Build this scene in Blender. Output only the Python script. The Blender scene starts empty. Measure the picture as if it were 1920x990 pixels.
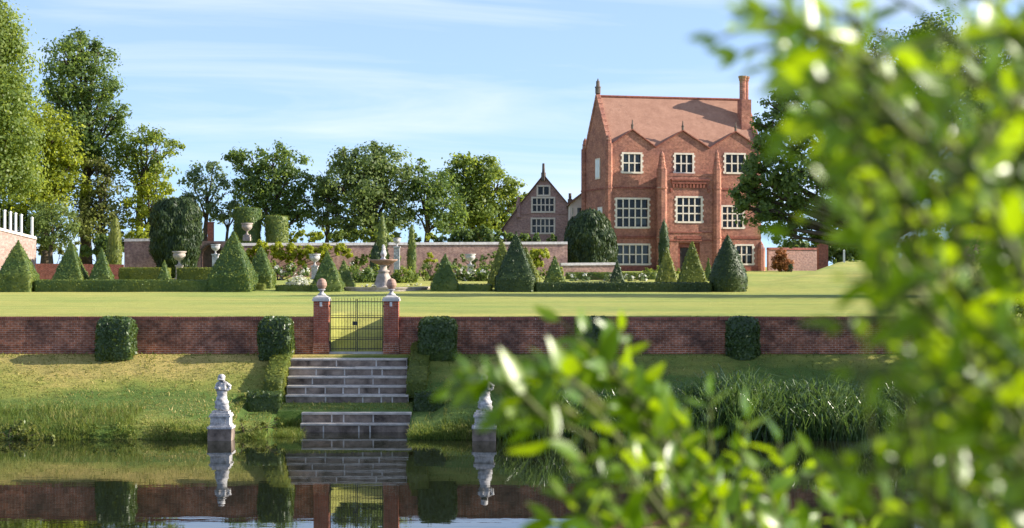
import bpy, bmesh, math, random
import numpy as np
from mathutils import Vector, noise as mnoise

# ------------------------------------------------------------------ camera, sky, sun, exposure
S = bpy.context.scene
COL = S.collection
H = 6.3                      # eye height above the water
HZN = 500.0                  # row of the horizon in the photograph
F = 3200.0                   # focal length in pixels of the 1920 px wide photograph
cd = bpy.data.cameras.new('camera')
cam = bpy.data.objects.new('camera', cd)
COL.objects.link(cam)
cam.location = (0, 0, H)
cam.rotation_euler = (math.radians(90), 0, 0)
cd.sensor_width = 36.0
cd.lens = 60.0
cd.shift_y = 5.0 / 1920.0
cd.clip_start = 0.1
cd.clip_end = 6000
cd.dof.use_dof = True
cd.dof.focus_distance = 105.0
cd.dof.aperture_fstop = 3.4
S.camera = cam

SUN_EL, SUN_AZ = math.radians(25), math.radians(1.2)     # azimuth from +X towards +Y
sun_dir = Vector((math.cos(SUN_EL) * math.cos(SUN_AZ), math.cos(SUN_EL) * math.sin(SUN_AZ), math.sin(SUN_EL)))
sl = bpy.data.lights.new('sun', 'SUN')
sl.energy = 5.0
sl.angle = math.radians(0.5)
sl.color = (1.0, 0.92, 0.78)
sun = bpy.data.objects.new('sun', sl)
COL.objects.link(sun)
sun.rotation_euler = sun_dir.to_track_quat('Z', 'Y').to_euler()
sun.location = (60, 20, 60)

W = bpy.data.worlds.new('World')
S.world = W
W.use_nodes = True
wn, wl = W.node_tree.nodes, W.node_tree.links
bg = wn['Background']
bg.inputs['Strength'].default_value = 0.13
sky = wn.new('ShaderNodeTexSky')
sky.sky_type = 'NISHITA'
sky.sun_disc = False
sky.sun_elevation = SUN_EL
sky.sun_rotation = math.radians(90) - SUN_AZ
sky.altitude = 300
sky.air_density = 1.0
sky.dust_density = 0.25
sky.ozone_density = 4.0
# thin cirrus streaks over the blue
tc = wn.new('ShaderNodeTexCoord')
mp = wn.new('ShaderNodeMapping')
mp.inputs['Rotation'].default_value = (0, math.radians(-7), 0)
mp.inputs['Scale'].default_value = (3.2, 3.2, 34)
nz = wn.new('ShaderNodeTexNoise')
nz.inputs['Scale'].default_value = 1.0
nz.inputs['Detail'].default_value = 7
nz.inputs['Roughness'].default_value = 0.55
nz.inputs['Distortion'].default_value = 0.6
cr = wn.new('ShaderNodeValToRGB')
cr.color_ramp.elements[0].color = (0.20, 0.20, 0.20, 1)
cr.color_ramp.elements[0].position = 0.45
cr.color_ramp.elements[1].position = 0.80
cr.color_ramp.elements[1].color = (0.72, 0.72, 0.72, 1)
mx = wn.new('ShaderNodeMix')
mx.data_type = 'RGBA'
mx.inputs[7].default_value = (4.1, 4.35, 4.9, 1)
lift = wn.new('ShaderNodeVectorMath')
lift.operation = 'ADD'
lift.inputs[1].default_value = (0, 0, 0.125)
wl.new(tc.outputs['Generated'], lift.inputs[0])
wl.new(lift.outputs['Vector'], sky.inputs['Vector'])
wl.new(tc.outputs['Generated'], mp.inputs['Vector'])
wl.new(mp.outputs['Vector'], nz.inputs['Vector'])
wl.new(nz.outputs['Fac'], cr.inputs['Fac'])
wl.new(cr.outputs['Color'], mx.inputs[0])
wl.new(sky.outputs['Color'], mx.inputs[6])
wl.new(mx.outputs[2], bg.inputs['Color'])

S.view_settings.view_transform = 'Standard'
S.view_settings.look = 'None'
S.view_settings.exposure = 1.05
S.view_settings.gamma = 1.0
S.view_settings.use_curve_mapping = False
S.cycles.max_bounces = 7
S.cycles.transparent_max_bounces = 8
S.cycles.sample_clamp_indirect = 6

# ------------------------------------------------------------------ helpers
def P(px, py, D):
    return np.array(((px - 960) * D / F, D, H - (py - HZN) * D / F))

def PX(px, D):
    return (px - 960) * D / F

def PZ(py, D):
    return H - (py - HZN) * D / F

def tag(o, label=None, cat=None, group=None, kind=None):
    if label: o['label'] = label
    if cat: o['category'] = cat
    if group: o['group'] = group
    if kind: o['kind'] = kind
    return o

def thing(name, loc, label, cat, group=None, rz=0.0):
    o = bpy.data.objects.new(name, None)
    COL.objects.link(o)
    o.location = loc
    o.rotation_euler = (0, 0, rz)
    o.empty_display_size = 0.3
    return tag(o, label, cat, group)

def link(name, me, mats, parent=None, smooth=False):
    if not isinstance(mats, (list, tuple)): mats = [mats]
    for m in mats: me.materials.append(m)
    if smooth: me.polygons.foreach_set('use_smooth', [True] * len(me.polygons))
    o = bpy.data.objects.new(name, me)
    COL.objects.link(o)
    if parent: o.parent = parent
    return o

def mesh_np(name, parts):
    """parts: list of (verts Nx3, faces MxK, material index)"""
    vs, loops, starts, tot, mi = [], [], [], [], []
    off = ls = 0
    for V, Fc, m in parts:
        V = np.asarray(V, float); Fc = np.asarray(Fc, int)
        if len(V) == 0 or len(Fc) == 0: continue
        vs.append(V); k = Fc.shape[1]
        loops.append((Fc + off).ravel())
        starts.append(ls + np.arange(len(Fc)) * k)
        tot.append(np.full(len(Fc), k)); mi.append(np.full(len(Fc), m))
        off += len(V); ls += Fc.size
    V = np.concatenate(vs); L = np.concatenate(loops); St = np.concatenate(starts)
    T = np.concatenate(tot); Mi = np.concatenate(mi)
    me = bpy.data.meshes.new(name)
    me.vertices.add(len(V)); me.vertices.foreach_set('co', V.ravel())
    me.loops.add(len(L)); me.loops.foreach_set('vertex_index', L.astype(np.int32))
    me.polygons.add(len(St)); me.polygons.foreach_set('loop_start', St.astype(np.int32))
    me.polygons.foreach_set('loop_total', T.astype(np.int32))
    me.polygons.foreach_set('material_index', Mi.astype(np.int32))
    me.update(calc_edges=True)
    me.validate()
    return me

class MB:
    """collects boxes, polygons, tubes and turned shapes; build() links them as one mesh"""
    def __init__(s): s.v, s.f, s.m = [], [], []
    def poly(s, pts, m=0):
        b = len(s.v); s.v += [tuple(p) for p in pts]; s.f.append(tuple(range(b, b + len(pts)))); s.m.append(m)
    def faces(s, pts, fs, m=0):
        b = len(s.v); s.v += [tuple(p) for p in pts]
        for f in fs: s.f.append(tuple(i + b for i in f)); s.m.append(m)
    def box(s, x0, x1, y0, y1, z0, z1, m=0):
        p = [(x0,y0,z0),(x1,y0,z0),(x1,y1,z0),(x0,y1,z0),(x0,y0,z1),(x1,y0,z1),(x1,y1,z1),(x0,y1,z1)]
        s.faces(p, [(0,3,2,1),(4,5,6,7),(0,1,5,4),(1,2,6,5),(2,3,7,6),(3,0,4,7)], m)
    def tube(s, pts, rad, n=6, m=0, cap=True):
        pts = [Vector(p) for p in pts]
        rings = []
        for i, p in enumerate(pts):
            d = (pts[min(i+1, len(pts)-1)] - pts[max(i-1, 0)]).normalized()
            a = d.cross(Vector((0.13, 0.31, 0.94)))
            if a.length < 1e-3: a = d.cross(Vector((1, 0, 0)))
            a.normalize(); c = d.cross(a)
            r = rad[i] if hasattr(rad, '__len__') else rad
            rings.append([p + (a * math.cos(t) + c * math.sin(t)) * r for t in [2 * math.pi * k / n for k in range(n)]])
        b = len(s.v)
        for r in rings: s.v += [tuple(q) for q in r]
        for i in range(len(rings) - 1):
            for k in range(n):
                k2 = (k + 1) % n
                s.f.append((b+i*n+k, b+i*n+k2, b+(i+1)*n+k2, b+(i+1)*n+k)); s.m.append(m)
        if cap:
            s.f.append(tuple(b + k for k in reversed(range(n)))); s.m.append(m)
            e = b + (len(rings) - 1) * n
            s.f.append(tuple(e + k for k in range(n))); s.m.append(m)
    def lathe(s, prof, c=(0, 0, 0), n=16, m=0, rot=0.0, wob=None):
        b = len(s.v)
        for r, z in prof:
            for k in range(n):
                t = 2 * math.pi * k / n + rot
                rr = r * (1 + (wob(t, z) if wob else 0))
                s.v.append((c[0] + rr * math.cos(t), c[1] + rr * math.sin(t), c[2] + z))
        for i in range(len(prof) - 1):
            for k in range(n):
                k2 = (k + 1) % n
                s.f.append((b+i*n+k, b+i*n+k2, b+(i+1)*n+k2, b+(i+1)*n+k)); s.m.append(m)
        s.f.append(tuple(b + k for k in reversed(range(n)))); s.m.append(m)
        e = b + (len(prof) - 1) * n
        s.f.append(tuple(e + k for k in range(n))); s.m.append(m)
    def mesh(s, name):
        me = bpy.data.meshes.new(name)
        me.from_pydata(s.v, [], s.f)
        me.polygons.foreach_set('material_index', s.m)
        me.update()
        return me
    def build(s, name, mats, parent=None, smooth=False):
        return link(name, s.mesh(name), mats, parent, smooth)

# ------------------------------------------------------------------ materials
class NT:
    def __init__(s, name):
        s.mat = bpy.data.materials.new(name); s.mat.use_nodes = True
        s.n, s.l = s.mat.node_tree.nodes, s.mat.node_tree.links
        s.b = s.n['Principled BSDF']; s.out = s.n['Material Output']
    def new(s, t, **kw):
        x = s.n.new(t)
        for k, v in kw.items(): setattr(x, k, v)
        return x
    def coord(s, kind='Object'):
        return s.new('ShaderNodeTexCoord').outputs[kind]
    def noise(s, scale, detail=4, rough=0.55, vec=None, sc3=None):
        x = s.new('ShaderNodeTexNoise')
        x.inputs['Scale'].default_value = scale; x.inputs['Detail'].default_value = detail; x.inputs['Roughness'].default_value = rough
        if vec is None: vec = s.coord()
        if sc3:
            mp = s.new('ShaderNodeMapping'); mp.inputs['Scale'].default_value = sc3
            s.l.new(vec, mp.inputs['Vector']); vec = mp.outputs['Vector']
        s.l.new(vec, x.inputs['Vector'])
        return x.outputs['Fac']
    def ramp(s, fac, cols):
        r = s.new('ShaderNodeValToRGB'); e = r.color_ramp.elements
        while len(e) < len(cols): e.new(0.5)
        for el, (p, c) in zip(e, cols):
            el.position = p; el.color = (*c, 1) if len(c) == 3 else c
        s.l.new(fac, r.inputs['Fac'])
        return r.outputs['Color']
    def mix(s, fac, a, b, mode='MIX'):
        m = s.new('ShaderNodeMix', data_type='RGBA', blend_type=mode)
        for i, v in ((0, fac), (6, a), (7, b)):
            if isinstance(v, (int, float)): m.inputs[i].default_value = v
            elif isinstance(v, tuple): m.inputs[i].default_value = (*v, 1)
            else: s.l.new(v, m.inputs[i])
        return m.outputs[2]
    def bump(s, h, strength=0.3, dist=0.05):
        b = s.new('ShaderNodeBump'); b.inputs['Strength'].default_value = strength; b.inputs['Distance'].default_value = dist
        s.l.new(h, b.inputs['Height']); s.l.new(b.outputs['Normal'], s.b.inputs['Normal'])
    def color(s, c):
        if isinstance(c, tuple): s.b.inputs['Base Color'].default_value = (*c, 1)
        else: s.l.new(c, s.b.inputs['Base Color'])
    def set(s, rough=0.8, spec=0.3, metal=0.0):
        s.b.inputs['Roughness'].default_value = rough; s.b.inputs['Specular IOR Level'].default_value = spec; s.b.inputs['Metallic'].default_value = metal
        return s.mat

def simple(name, c0, c1, scale=3.0, rough=0.8, spec=0.3, bump=0.25, bscale=None, metal=0.0, dist=0.03):
    t = NT(name)
    f = t.noise(scale, 6, 0.6)
    t.color(t.ramp(f, [(0.3, c0), (0.7, c1)]))
    if bump: t.bump(t.noise(bscale or scale * 6, 4), bump, dist)
    return t.set(rough, spec, metal)

def leaf_mat(name, cols, trans=0.35, tcol=None, rough=0.5, spec=0.35, patch=0.25):
    """each leaf (mesh island) its own shade of the ramp, drifting slowly over the plant"""
    t = NT(name)
    g = t.new('ShaderNodeNewGeometry')
    n = t.noise(patch, 3, 0.5)
    a = t.new('ShaderNodeMath', operation='MULTIPLY_ADD')
    t.l.new(g.outputs['Random Per Island'], a.inputs[0]); a.inputs[1].default_value = 0.55
    b = t.new('ShaderNodeMath', operation='MULTIPLY_ADD')
    t.l.new(n, b.inputs[0]); b.inputs[1].default_value = 1.1; b.inputs[2].default_value = -0.32
    t.l.new(b.outputs[0], a.inputs[2])
    c = t.ramp(a.outputs[0], cols)
    t.color(c)
    t.set(rough, spec)
    tr = t.new('ShaderNodeBsdfTranslucent')
    if tcol:
        hm = t.mix(0.65, c, tcol)
        t.l.new(hm, tr.inputs['Color'])
    else:
        t.l.new(c, tr.inputs['Color'])
    m = t.new('ShaderNodeMixShader'); m.inputs[0].default_value = trans
    t.l.new(t.b.outputs[0], m.inputs[1]); t.l.new(tr.outputs[0], m.inputs[2])
    t.l.new(m.outputs[0], t.out.inputs['Surface'])
    return t.mat

def brick_mat(name, c1, c2, mortar, stain=(0.06, 0.05, 0.05), stain_amt=0.6, patch=(0.5, 0.4, 0.35), size=(0.23, 0.078), sscale=0.45):
    t = NT(name)
    o = t.coord()
    sp = t.new('ShaderNodeSeparateXYZ'); t.l.new(o, sp.inputs[0])
    ad = t.new('ShaderNodeMath', operation='ADD'); t.l.new(sp.outputs[0], ad.inputs[0]); t.l.new(sp.outputs[1], ad.inputs[1])
    cb = t.new('ShaderNodeCombineXYZ'); t.l.new(ad.outputs[0], cb.inputs[0]); t.l.new(sp.outputs[2], cb.inputs[1])
    br = t.new('ShaderNodeTexBrick')
    br.inputs['Scale'].default_value = 1.0
    br.inputs['Brick Width'].default_value = size[0]; br.inputs['Row Height'].default_value = size[1]
    br.inputs['Mortar Size'].default_value = 0.012; br.inputs['Mortar Smooth'].default_value = 0.3
    br.inputs['Color1'].default_value = (*c1, 1); br.inputs['Color2'].default_value = (*c2, 1); br.inputs['Mortar'].default_value = (*mortar, 1)
    t.l.new(cb.outputs[0], br.inputs['Vector'])
    f1 = t.ramp(t.noise(sscale, 8, 0.65, o, (1, 1, 1.5)), [(0.40, (0, 0, 0)), (0.62, (1, 1, 1))])
    m1 = t.new('ShaderNodeMath', operation='MULTIPLY'); t.l.new(f1, m1.inputs[0]); m1.inputs[1].default_value = stain_amt
    c = t.mix(m1.outputs[0], br.outputs['Color'], stain)
    f2 = t.ramp(t.noise(sscale * 2.3, 6, 0.7, o, (1, 1, 2.2)), [(0.52, (0, 0, 0)), (0.75, (0.55, 0.55, 0.55))])
    c = t.mix(f2, c, patch)
    f3 = t.ramp(t.noise(5.0, 3, 0.6, o), [(0.3, (0.62, 0.62, 0.62)), (0.7, (1.25, 1.25, 1.25))])
    c = t.mix(1.0, c, f3, 'MULTIPLY')
    t.color(c)
    t.bump(br.outputs['Fac'], -0.3, 0.01)
    return t.set(0.95, 0.06)

M = {}
M['house_brick'] = brick_mat('house brick', (0.45, 0.160, 0.098), (0.31, 0.100, 0.066), (0.50, 0.34, 0.26), (0.22, 0.10, 0.085), 0.72, (0.52, 0.27, 0.19), sscale=0.5, size=(0.26, 0.09))
M['red_brick'] = brick_mat('darker red brick', (0.30, 0.07, 0.045), (0.24, 0.055, 0.035), (0.33, 0.2, 0.16), (0.16, 0.07, 0.06), 0.4, (0.36, 0.14, 0.1))
M['gable_brick'] = brick_mat('grey pink gable brick', (0.456, 0.228, 0.180), (0.336, 0.180, 0.156), (0.480, 0.396, 0.360), (0.240, 0.168, 0.168), 0.5, (0.504, 0.360, 0.324))
M['wall_brick'] = brick_mat('weathered garden brick', (0.50, 0.160, 0.080), (0.30, 0.100, 0.058), (0.50, 0.36, 0.29), (0.068, 0.045, 0.043), 0.82, (0.48, 0.26, 0.19), sscale=0.75, size=(0.26, 0.088))
M['pier_brick'] = brick_mat('red pier brick', (0.40, 0.10, 0.055), (0.30, 0.075, 0.045), (0.34, 0.22, 0.18), (0.13, 0.06, 0.05), 0.5, (0.4, 0.16, 0.11))
M['coping_brick'] = brick_mat('red coping brick', (0.36, 0.10, 0.07), (0.28, 0.08, 0.06), (0.3, 0.2, 0.17), (0.1, 0.06, 0.06), 0.5, (0.38, 0.2, 0.16), size=(0.08, 0.2))
M['old_brick'] = brick_mat('old pale pink brick', (0.50, 0.27, 0.22), (0.38, 0.19, 0.16), (0.52, 0.42, 0.37), (0.22, 0.14, 0.14), 0.7, (0.55, 0.40, 0.33), sscale=0.7)
M['stair_brick'] = brick_mat('pale stair brick', (0.418, 0.251, 0.202), (0.362, 0.202, 0.161), (0.418, 0.348, 0.307), (0.418, 0.348, 0.314), 0.6, (0.432, 0.348, 0.307))
M['roof_tile'] = None
def roof_mat(name, a, b, moss):
    t = NT(name); o = t.coord()
    wv = t.new('ShaderNodeTexWave'); wv.bands_direction = 'Z'; wv.inputs['Scale'].default_value = 2.2; wv.inputs['Distortion'].default_value = 0.4
    t.l.new(o, wv.inputs['Vector'])
    f = t.noise(1.2, 8, 0.7, o)
    c = t.ramp(f, [(0.3, a), (0.7, b)])
    f2 = t.ramp(t.noise(2.6, 5, 0.7, o), [(0.60, (0, 0, 0)), (0.74, (1, 1, 1))])
    c = t.mix(f2, c, moss)
    f3 = t.ramp(t.noise(14, 3, 0.6, o), [(0.3, (0.8, 0.8, 0.8)), (0.7, (1.12, 1.12, 1.12))])
    c = t.mix(1.0, c, f3, 'MULTIPLY')
    t.color(c); t.bump(wv.outputs['Fac'], 0.35, 0.03)
    return t.set(0.85, 0.2)
M['roof_tile'] = roof_mat('red clay roof tile', (0.29, 0.150, 0.105), (0.41, 0.225, 0.160), (0.21, 0.125, 0.095))
M['dark_tile'] = roof_mat('dark roof tile', (0.16, 0.10, 0.085), (0.24, 0.14, 0.11), (0.1, 0.08, 0.07))
M['orange_tile'] = roof_mat('orange roof tile', (0.45, 0.20, 0.11), (0.55, 0.28, 0.17), (0.3, 0.16, 0.1))
M['cream_stone'] = simple('cream window stone', (0.62, 0.52, 0.42), (0.78, 0.70, 0.60), 2.5, 0.8, 0.2)
M['grey_stone'] = simple('grey stone', (0.34, 0.32, 0.31), (0.58, 0.55, 0.53), 4, 0.85, 0.2, 0.5, 14)
M['pale_stone'] = simple('pale carved stone', (0.20, 0.19, 0.20), (0.66, 0.64, 0.64), 7.0, 0.85, 0.2, 0.6, 18, dist=0.04)
M['fountain_stone'] = simple('fountain stone', (0.27, 0.22, 0.19), (0.52, 0.44, 0.39), 3.5, 0.85, 0.2, 0.5, 14)
M['dark_stone'] = simple('dark gable coping', (0.10, 0.08, 0.07), (0.20, 0.15, 0.12), 3, 0.85, 0.2)
M['step_stone'] = simple('dark weathered step stone', (0.050, 0.038, 0.033), (0.36, 0.28, 0.23), 2.0, 0.85, 0.25, 0.6, 16)
M['mortar'] = simple('pale mortar', (0.62, 0.57, 0.54), (0.80, 0.76, 0.72), 6, 0.9, 0.1)
M['tread'] = simple('step tread stone', (0.34, 0.30, 0.27), (0.68, 0.61, 0.55), 2.6, 0.85, 0.2, 0.4, 14)
M['terracotta'] = simple('terracotta', (0.26, 0.15, 0.11), (0.46, 0.31, 0.25), 4, 0.8, 0.2, 0.4, 12)
M['iron'] = simple('dark wrought iron', (0.012, 0.012, 0.013), (0.03, 0.028, 0.026), 5, 0.5, 0.5, 0.1)
M['white_paint'] = simple('white paint', (0.574, 0.574, 0.574), (0.672, 0.664, 0.656), 2, 0.5, 0.4, 0.05)
M['door_wood'] = simple('dark door wood', (0.018, 0.013, 0.012), (0.04, 0.03, 0.025), 3, 0.6, 0.3)
M['blind'] = simple('white blind', (0.62, 0.64, 0.68), (0.78, 0.79, 0.80), 1.5, 0.8, 0.2, 0.1)
M['room_shade'] = simple('dark room interior', (0.02, 0.02, 0.022), (0.05, 0.045, 0.045), 0.8, 0.9, 0.1)
M['bark'] = simple('bark', (0.05, 0.038, 0.028), (0.13, 0.10, 0.075), 4, 0.9, 0.2, 0.8, 10, dist=0.08)
M['stem'] = simple('green brown stem', (0.07, 0.10, 0.02), (0.15, 0.15, 0.04), 20, 0.6, 0.3, 0.2)
M['plaster'] = simple('pale wing plaster', (0.58, 0.48, 0.43), (0.74, 0.65, 0.58), 1.0, 0.85, 0.2)
M['soil'] = simple('bare earth', (0.06, 0.045, 0.03), (0.12, 0.085, 0.055), 2, 0.95, 0.1, 0.6, 12)
def glass_mat():
    t = NT('window glass')
    t.color((0.02, 0.022, 0.025)); t.set(0.04, 0.5)
    tr = t.new('ShaderNodeBsdfTransparent'); tr.inputs['Color'].default_value = (0.8, 0.84, 0.86, 1)
    m = t.new('ShaderNodeMixShader'); m.inputs[0].default_value = 0.4
    t.l.new(tr.outputs[0], m.inputs[1]); t.l.new(t.b.outputs[0], m.inputs[2]); t.l.new(m.outputs[0], t.out.inputs['Surface'])
    return t.mat
M['glass'] = glass_mat()

# foliage
G = {}
G['box'] = leaf_mat('box hedge leaf', [(0.1, (0.022, 0.045, 0.013)), (0.5, (0.045, 0.083, 0.020)), (0.9, (0.094, 0.131, 0.027))], 0.22, (0.250, 0.325, 0.037), 0.42, 0.45, 0.6)
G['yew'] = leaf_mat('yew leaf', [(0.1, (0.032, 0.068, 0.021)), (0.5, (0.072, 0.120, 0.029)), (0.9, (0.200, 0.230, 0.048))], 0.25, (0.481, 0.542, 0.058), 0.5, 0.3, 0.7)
G['yew_warm'] = leaf_mat('warm sunlit yew leaf', [(0.1, (0.057, 0.090, 0.019)), (0.5, (0.122, 0.155, 0.029)), (0.9, (0.244, 0.252, 0.048))], 0.3, (0.520, 0.520, 0.065), 0.5, 0.3, 0.6)  # lighter yew copy; sun on lit pyramids and hedges put into the leaf colour
G['dark_yew'] = leaf_mat('dark yew leaf', [(0.1, (0.015, 0.033, 0.012)), (0.5, (0.032, 0.058, 0.018)), (0.9, (0.085, 0.115, 0.032))], 0.15, (0.12, 0.18, 0.04), 0.5, 0.3, 0.5)  # dark yews' own colour; oak shade on the right-hand topiary put in too
G['tree_dark'] = leaf_mat('dark tree leaf', [(0.1, (0.050, 0.094, 0.031)), (0.5, (0.096, 0.150, 0.046)), (0.9, (0.180, 0.228, 0.066))], 0.5, (0.337, 0.455, 0.060), 0.5, 0.35, 0.12)
G['tree_mid'] = leaf_mat('mid tree leaf', [(0.1, (0.072, 0.119, 0.026)), (0.5, (0.134, 0.193, 0.040)), (0.9, (0.238, 0.287, 0.060))], 0.5, (0.514, 0.593, 0.068), 0.5, 0.35, 0.12)
G['tree_lime'] = leaf_mat('yellow green tree leaf', [(0.1, (0.128, 0.178, 0.024)), (0.5, (0.227, 0.277, 0.035)), (0.9, (0.355, 0.377, 0.055))], 0.5, (0.791, 0.830, 0.068), 0.5, 0.3, 0.15)
G['tree_olive'] = leaf_mat('olive tree leaf', [(0.1, (0.080, 0.125, 0.042)), (0.5, (0.140, 0.190, 0.060)), (0.9, (0.23, 0.27, 0.095))], 0.5, (0.36, 0.46, 0.11), 0.5, 0.3, 0.12)
G['tree_brown'] = leaf_mat('russet tree leaf', [(0.1, (0.090, 0.120, 0.034)), (0.5, (0.155, 0.175, 0.048)), (0.9, (0.25, 0.23, 0.08))], 0.5, (0.40, 0.44, 0.10), 0.5, 0.3, 0.2)
G['tree_blue'] = leaf_mat('blue green far leaf', [(0.1, (0.074, 0.126, 0.072)), (0.5, (0.134, 0.193, 0.100)), (0.9, (0.218, 0.277, 0.128))], 0.5, (0.337, 0.415, 0.139), 0.55, 0.3, 0.12)
G['vine'] = leaf_mat('lime vine leaf', [(0.1, (0.17, 0.22, 0.015)), (0.5, (0.30, 0.34, 0.025)), (0.9, (0.42, 0.42, 0.04))], 0.5, (0.60, 0.62, 0.03), 0.45, 0.3, 0.8)
G['flower'] = leaf_mat('white blossom', [(0.1, (0.55, 0.56, 0.46)), (0.5, (0.75, 0.74, 0.66)), (0.9, (0.82, 0.80, 0.75))], 0.3, None, 0.7, 0.2, 1.0)
G['autumn'] = leaf_mat('orange shrub leaf', [(0.1, (0.14, 0.09, 0.02)), (0.5, (0.30, 0.11, 0.03)), (0.9, (0.38, 0.17, 0.06))], 0.35, (0.5, 0.2, 0.05), 0.5, 0.3, 1.0)
G['reed'] = leaf_mat('reed blade', [(0.1, (0.020, 0.050, 0.014)), (0.5, (0.055, 0.115, 0.028)), (0.9, (0.19, 0.25, 0.09))], 0.3, (0.22, 0.34, 0.06), 0.32, 0.6, 0.5)
G['bankgrass'] = leaf_mat('rough bank grass', [(0.1, (0.05, 0.10, 0.014)), (0.45, (0.10, 0.16, 0.025)), (0.66, (0.20, 0.21, 0.05)), (0.92, (0.44, 0.36, 0.15))], 0.35, (0.36, 0.40, 0.06), 0.6, 0.25, 0.55)
G['turf'] = leaf_mat('turf blade', [(0.1, (0.07, 0.13, 0.02)), (0.45, (0.17, 0.20, 0.04)), (0.68, (0.34, 0.29, 0.09)), (0.92, (0.52, 0.42, 0.18))], 0.3, (0.36, 0.36, 0.07), 0.6, 0.2, 0.30)
G['forb'] = leaf_mat('waterside leaf', [(0.1, (0.06, 0.09, 0.015)), (0.5, (0.12, 0.15, 0.03)), (0.9, (0.22, 0.24, 0.06))], 0.35, (0.35, 0.36, 0.06), 0.45, 0.35, 1.0)
G['shrub'] = leaf_mat('glossy shrub leaf', [(0.1, (0.022, 0.070, 0.003)), (0.45, (0.080, 0.175, 0.004)), (0.9, (0.22, 0.32, 0.008))], 0.48, (0.58, 0.78, 0.004), 0.34, 0.65, 5.0)

# ------------------------------------------------------------------ leaves, tubes, clipped shapes
def unit(a): return a / (np.linalg.norm(a, axis=1, keepdims=True) + 1e-9)

def leaf_quads(C, N, size, rng, asp=0.6, axis=None):
    n = len(C)
    t = rng.normal(size=(n, 3)) if axis is None else axis + rng.normal(size=(n, 3)) * 0.18
    t = unit(t - (t * N).sum(1, keepdims=True) * N)
    b = np.cross(N, t)
    s = np.asarray(size).reshape(-1, 1)
    V = np.stack([C - t * s, C - b * s * asp + t * s * 0.1, C + t * s, C + b * s * asp + t * s * 0.1], 1).reshape(-1, 3)
    return V, np.arange(n * 4).reshape(-1, 4)

def crown_leaves(blobs, rng, dens=1.6, per=26, size=0.24, squash=0.85, clump=(0.16, 0.30), holes=0.0, core=0.55):
    Cs, Ns = [], []
    for (c, r) in blobs:
        nc = max(4, int(dens * 4 * r * r))
        d = unit(rng.normal(size=(nc, 3)))
        rad = r * (core + (1 - core) * rng.random((nc, 1)) ** 0.6)
        cc = np.array(c) + d * rad * np.array([1, 1, squash])
        if holes > 0: cc = cc[rng.random(nc) > holes]
        nc = len(cc); d = d[:nc]
        rc = np.clip(r * rng.uniform(clump[0], clump[1], (nc, 1)), 0.3, 1.6)
        k = per
        off = rng.normal(size=(nc, k, 3)) * 0.62
        pts = cc[:, None, :] + off * rc[:, None, :] * np.array([1, 1, 0.72])
        nn = off * 0.8 + d[:, None, :] * 0.7 + rng.normal(size=off.shape) * 0.55 + np.array([0, 0, 0.45])
        Cs.append(pts.reshape(-1, 3)); Ns.append(nn.reshape(-1, 3))
    C = np.concatenate(Cs); N = unit(np.concatenate(Ns))
    return leaf_quads(C, N, size * rng.uniform(0.6, 1.3, len(C)), rng, 0.62)

def hz(x, y):
    """ground height of the garden side"""
    z = float(np.interp(y, [71, 114, 125, 160, 400], [4.19, 4.58, 5.22, 5.88, 6.0]))
    if y > 114:                                    # the smooth mound right of the mansion
        t = min(1, max(0, (x - 15.6 - (y - 114) * 0.30) / 2.4)); z += t * t * (3 - 2 * t) * min(y - 114, 38) * 0.027
    return z

def tree(name, label, D, trunk_px, blobs_px, leaf, seed, cat='tree', group=None, dens=1.5, per=24, size=0.24, tr=0.35, holes=0.0, spread=0.8, clump=(0.24, 0.42), limbs=True, far=False):
    rng = np.random.RandomState(seed)
    if D > 146 and not far:
        D1 = 146.5 + (D - 146) * 0.10; size *= 1.05 * D1 / D; tr *= D1 / D; D = D1
    X = PX(trunk_px, D); z0 = hz(X, D) - 0.15
    root = thing(name, (X, D, z0), label, cat, group)
    blobs = []
    if name != 'big_tree': dens *= 1.5; per = int(per * 1.9); size *= .74
    for (px, py, r) in blobs_px:
        r *= 1.16 if D > 140 else 1.06
        dy = rng.uniform(-spread, spread) * r * D / F * 0.8
        blobs.append((P(px, py, D + dy) - np.array([X, D, z0]), r * D / F))
    V, Q = crown_leaves(blobs, rng, dens, per, size, holes=holes, clump=clump)
    link('crown', mesh_np('crown', [(V, Q, 0)]), G[leaf], root)
    mb = MB()
    zs = sorted(b[0][2] for b in blobs)
    ztop = zs[int(len(zs) * 0.7)]; zfork = max(zs[0] * 0.75, 1.0)
    mid = [(0, 0, -0.3), (0.06, 0, zfork * 0.35), (-0.05, 0.1, zfork * 0.75), (0.05, 0, zfork), (0.2, 0.2, (zfork + ztop) / 2), (0.1, 0, ztop)]
    mb.tube(mid, [tr * 1.5, tr * 1.05, tr * 0.95, tr * 0.85, tr * 0.5, tr * 0.15], 9)
    if limbs:
        for (c, r) in blobs:
            zz = zfork + (rng.random() * 0.5) * max(0.1, min(c[2], ztop) - zfork)
            a = np.array([0.05, 0, zz]); m = a * 0.45 + c * 0.55 + np.array([0, 0, 0.12 * r]) + rng.normal(size=3) * 0.1 * r
            mb.tube([a, m, c], [tr * 0.45, tr * 0.28, tr * 0.12], 6)
            for k in range(4):
                e = c + unit(rng.normal(size=(1, 3)))[0] * r * 0.8
                mb.tube([c * 0.6 + m * 0.4, (c + e) / 2 + rng.normal(size=3) * .06 * r, e], [tr * 0.15, tr * 0.09, 0.02], 5)
    mb.build('trunk', M['bark'], root, True)
    return root

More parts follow.
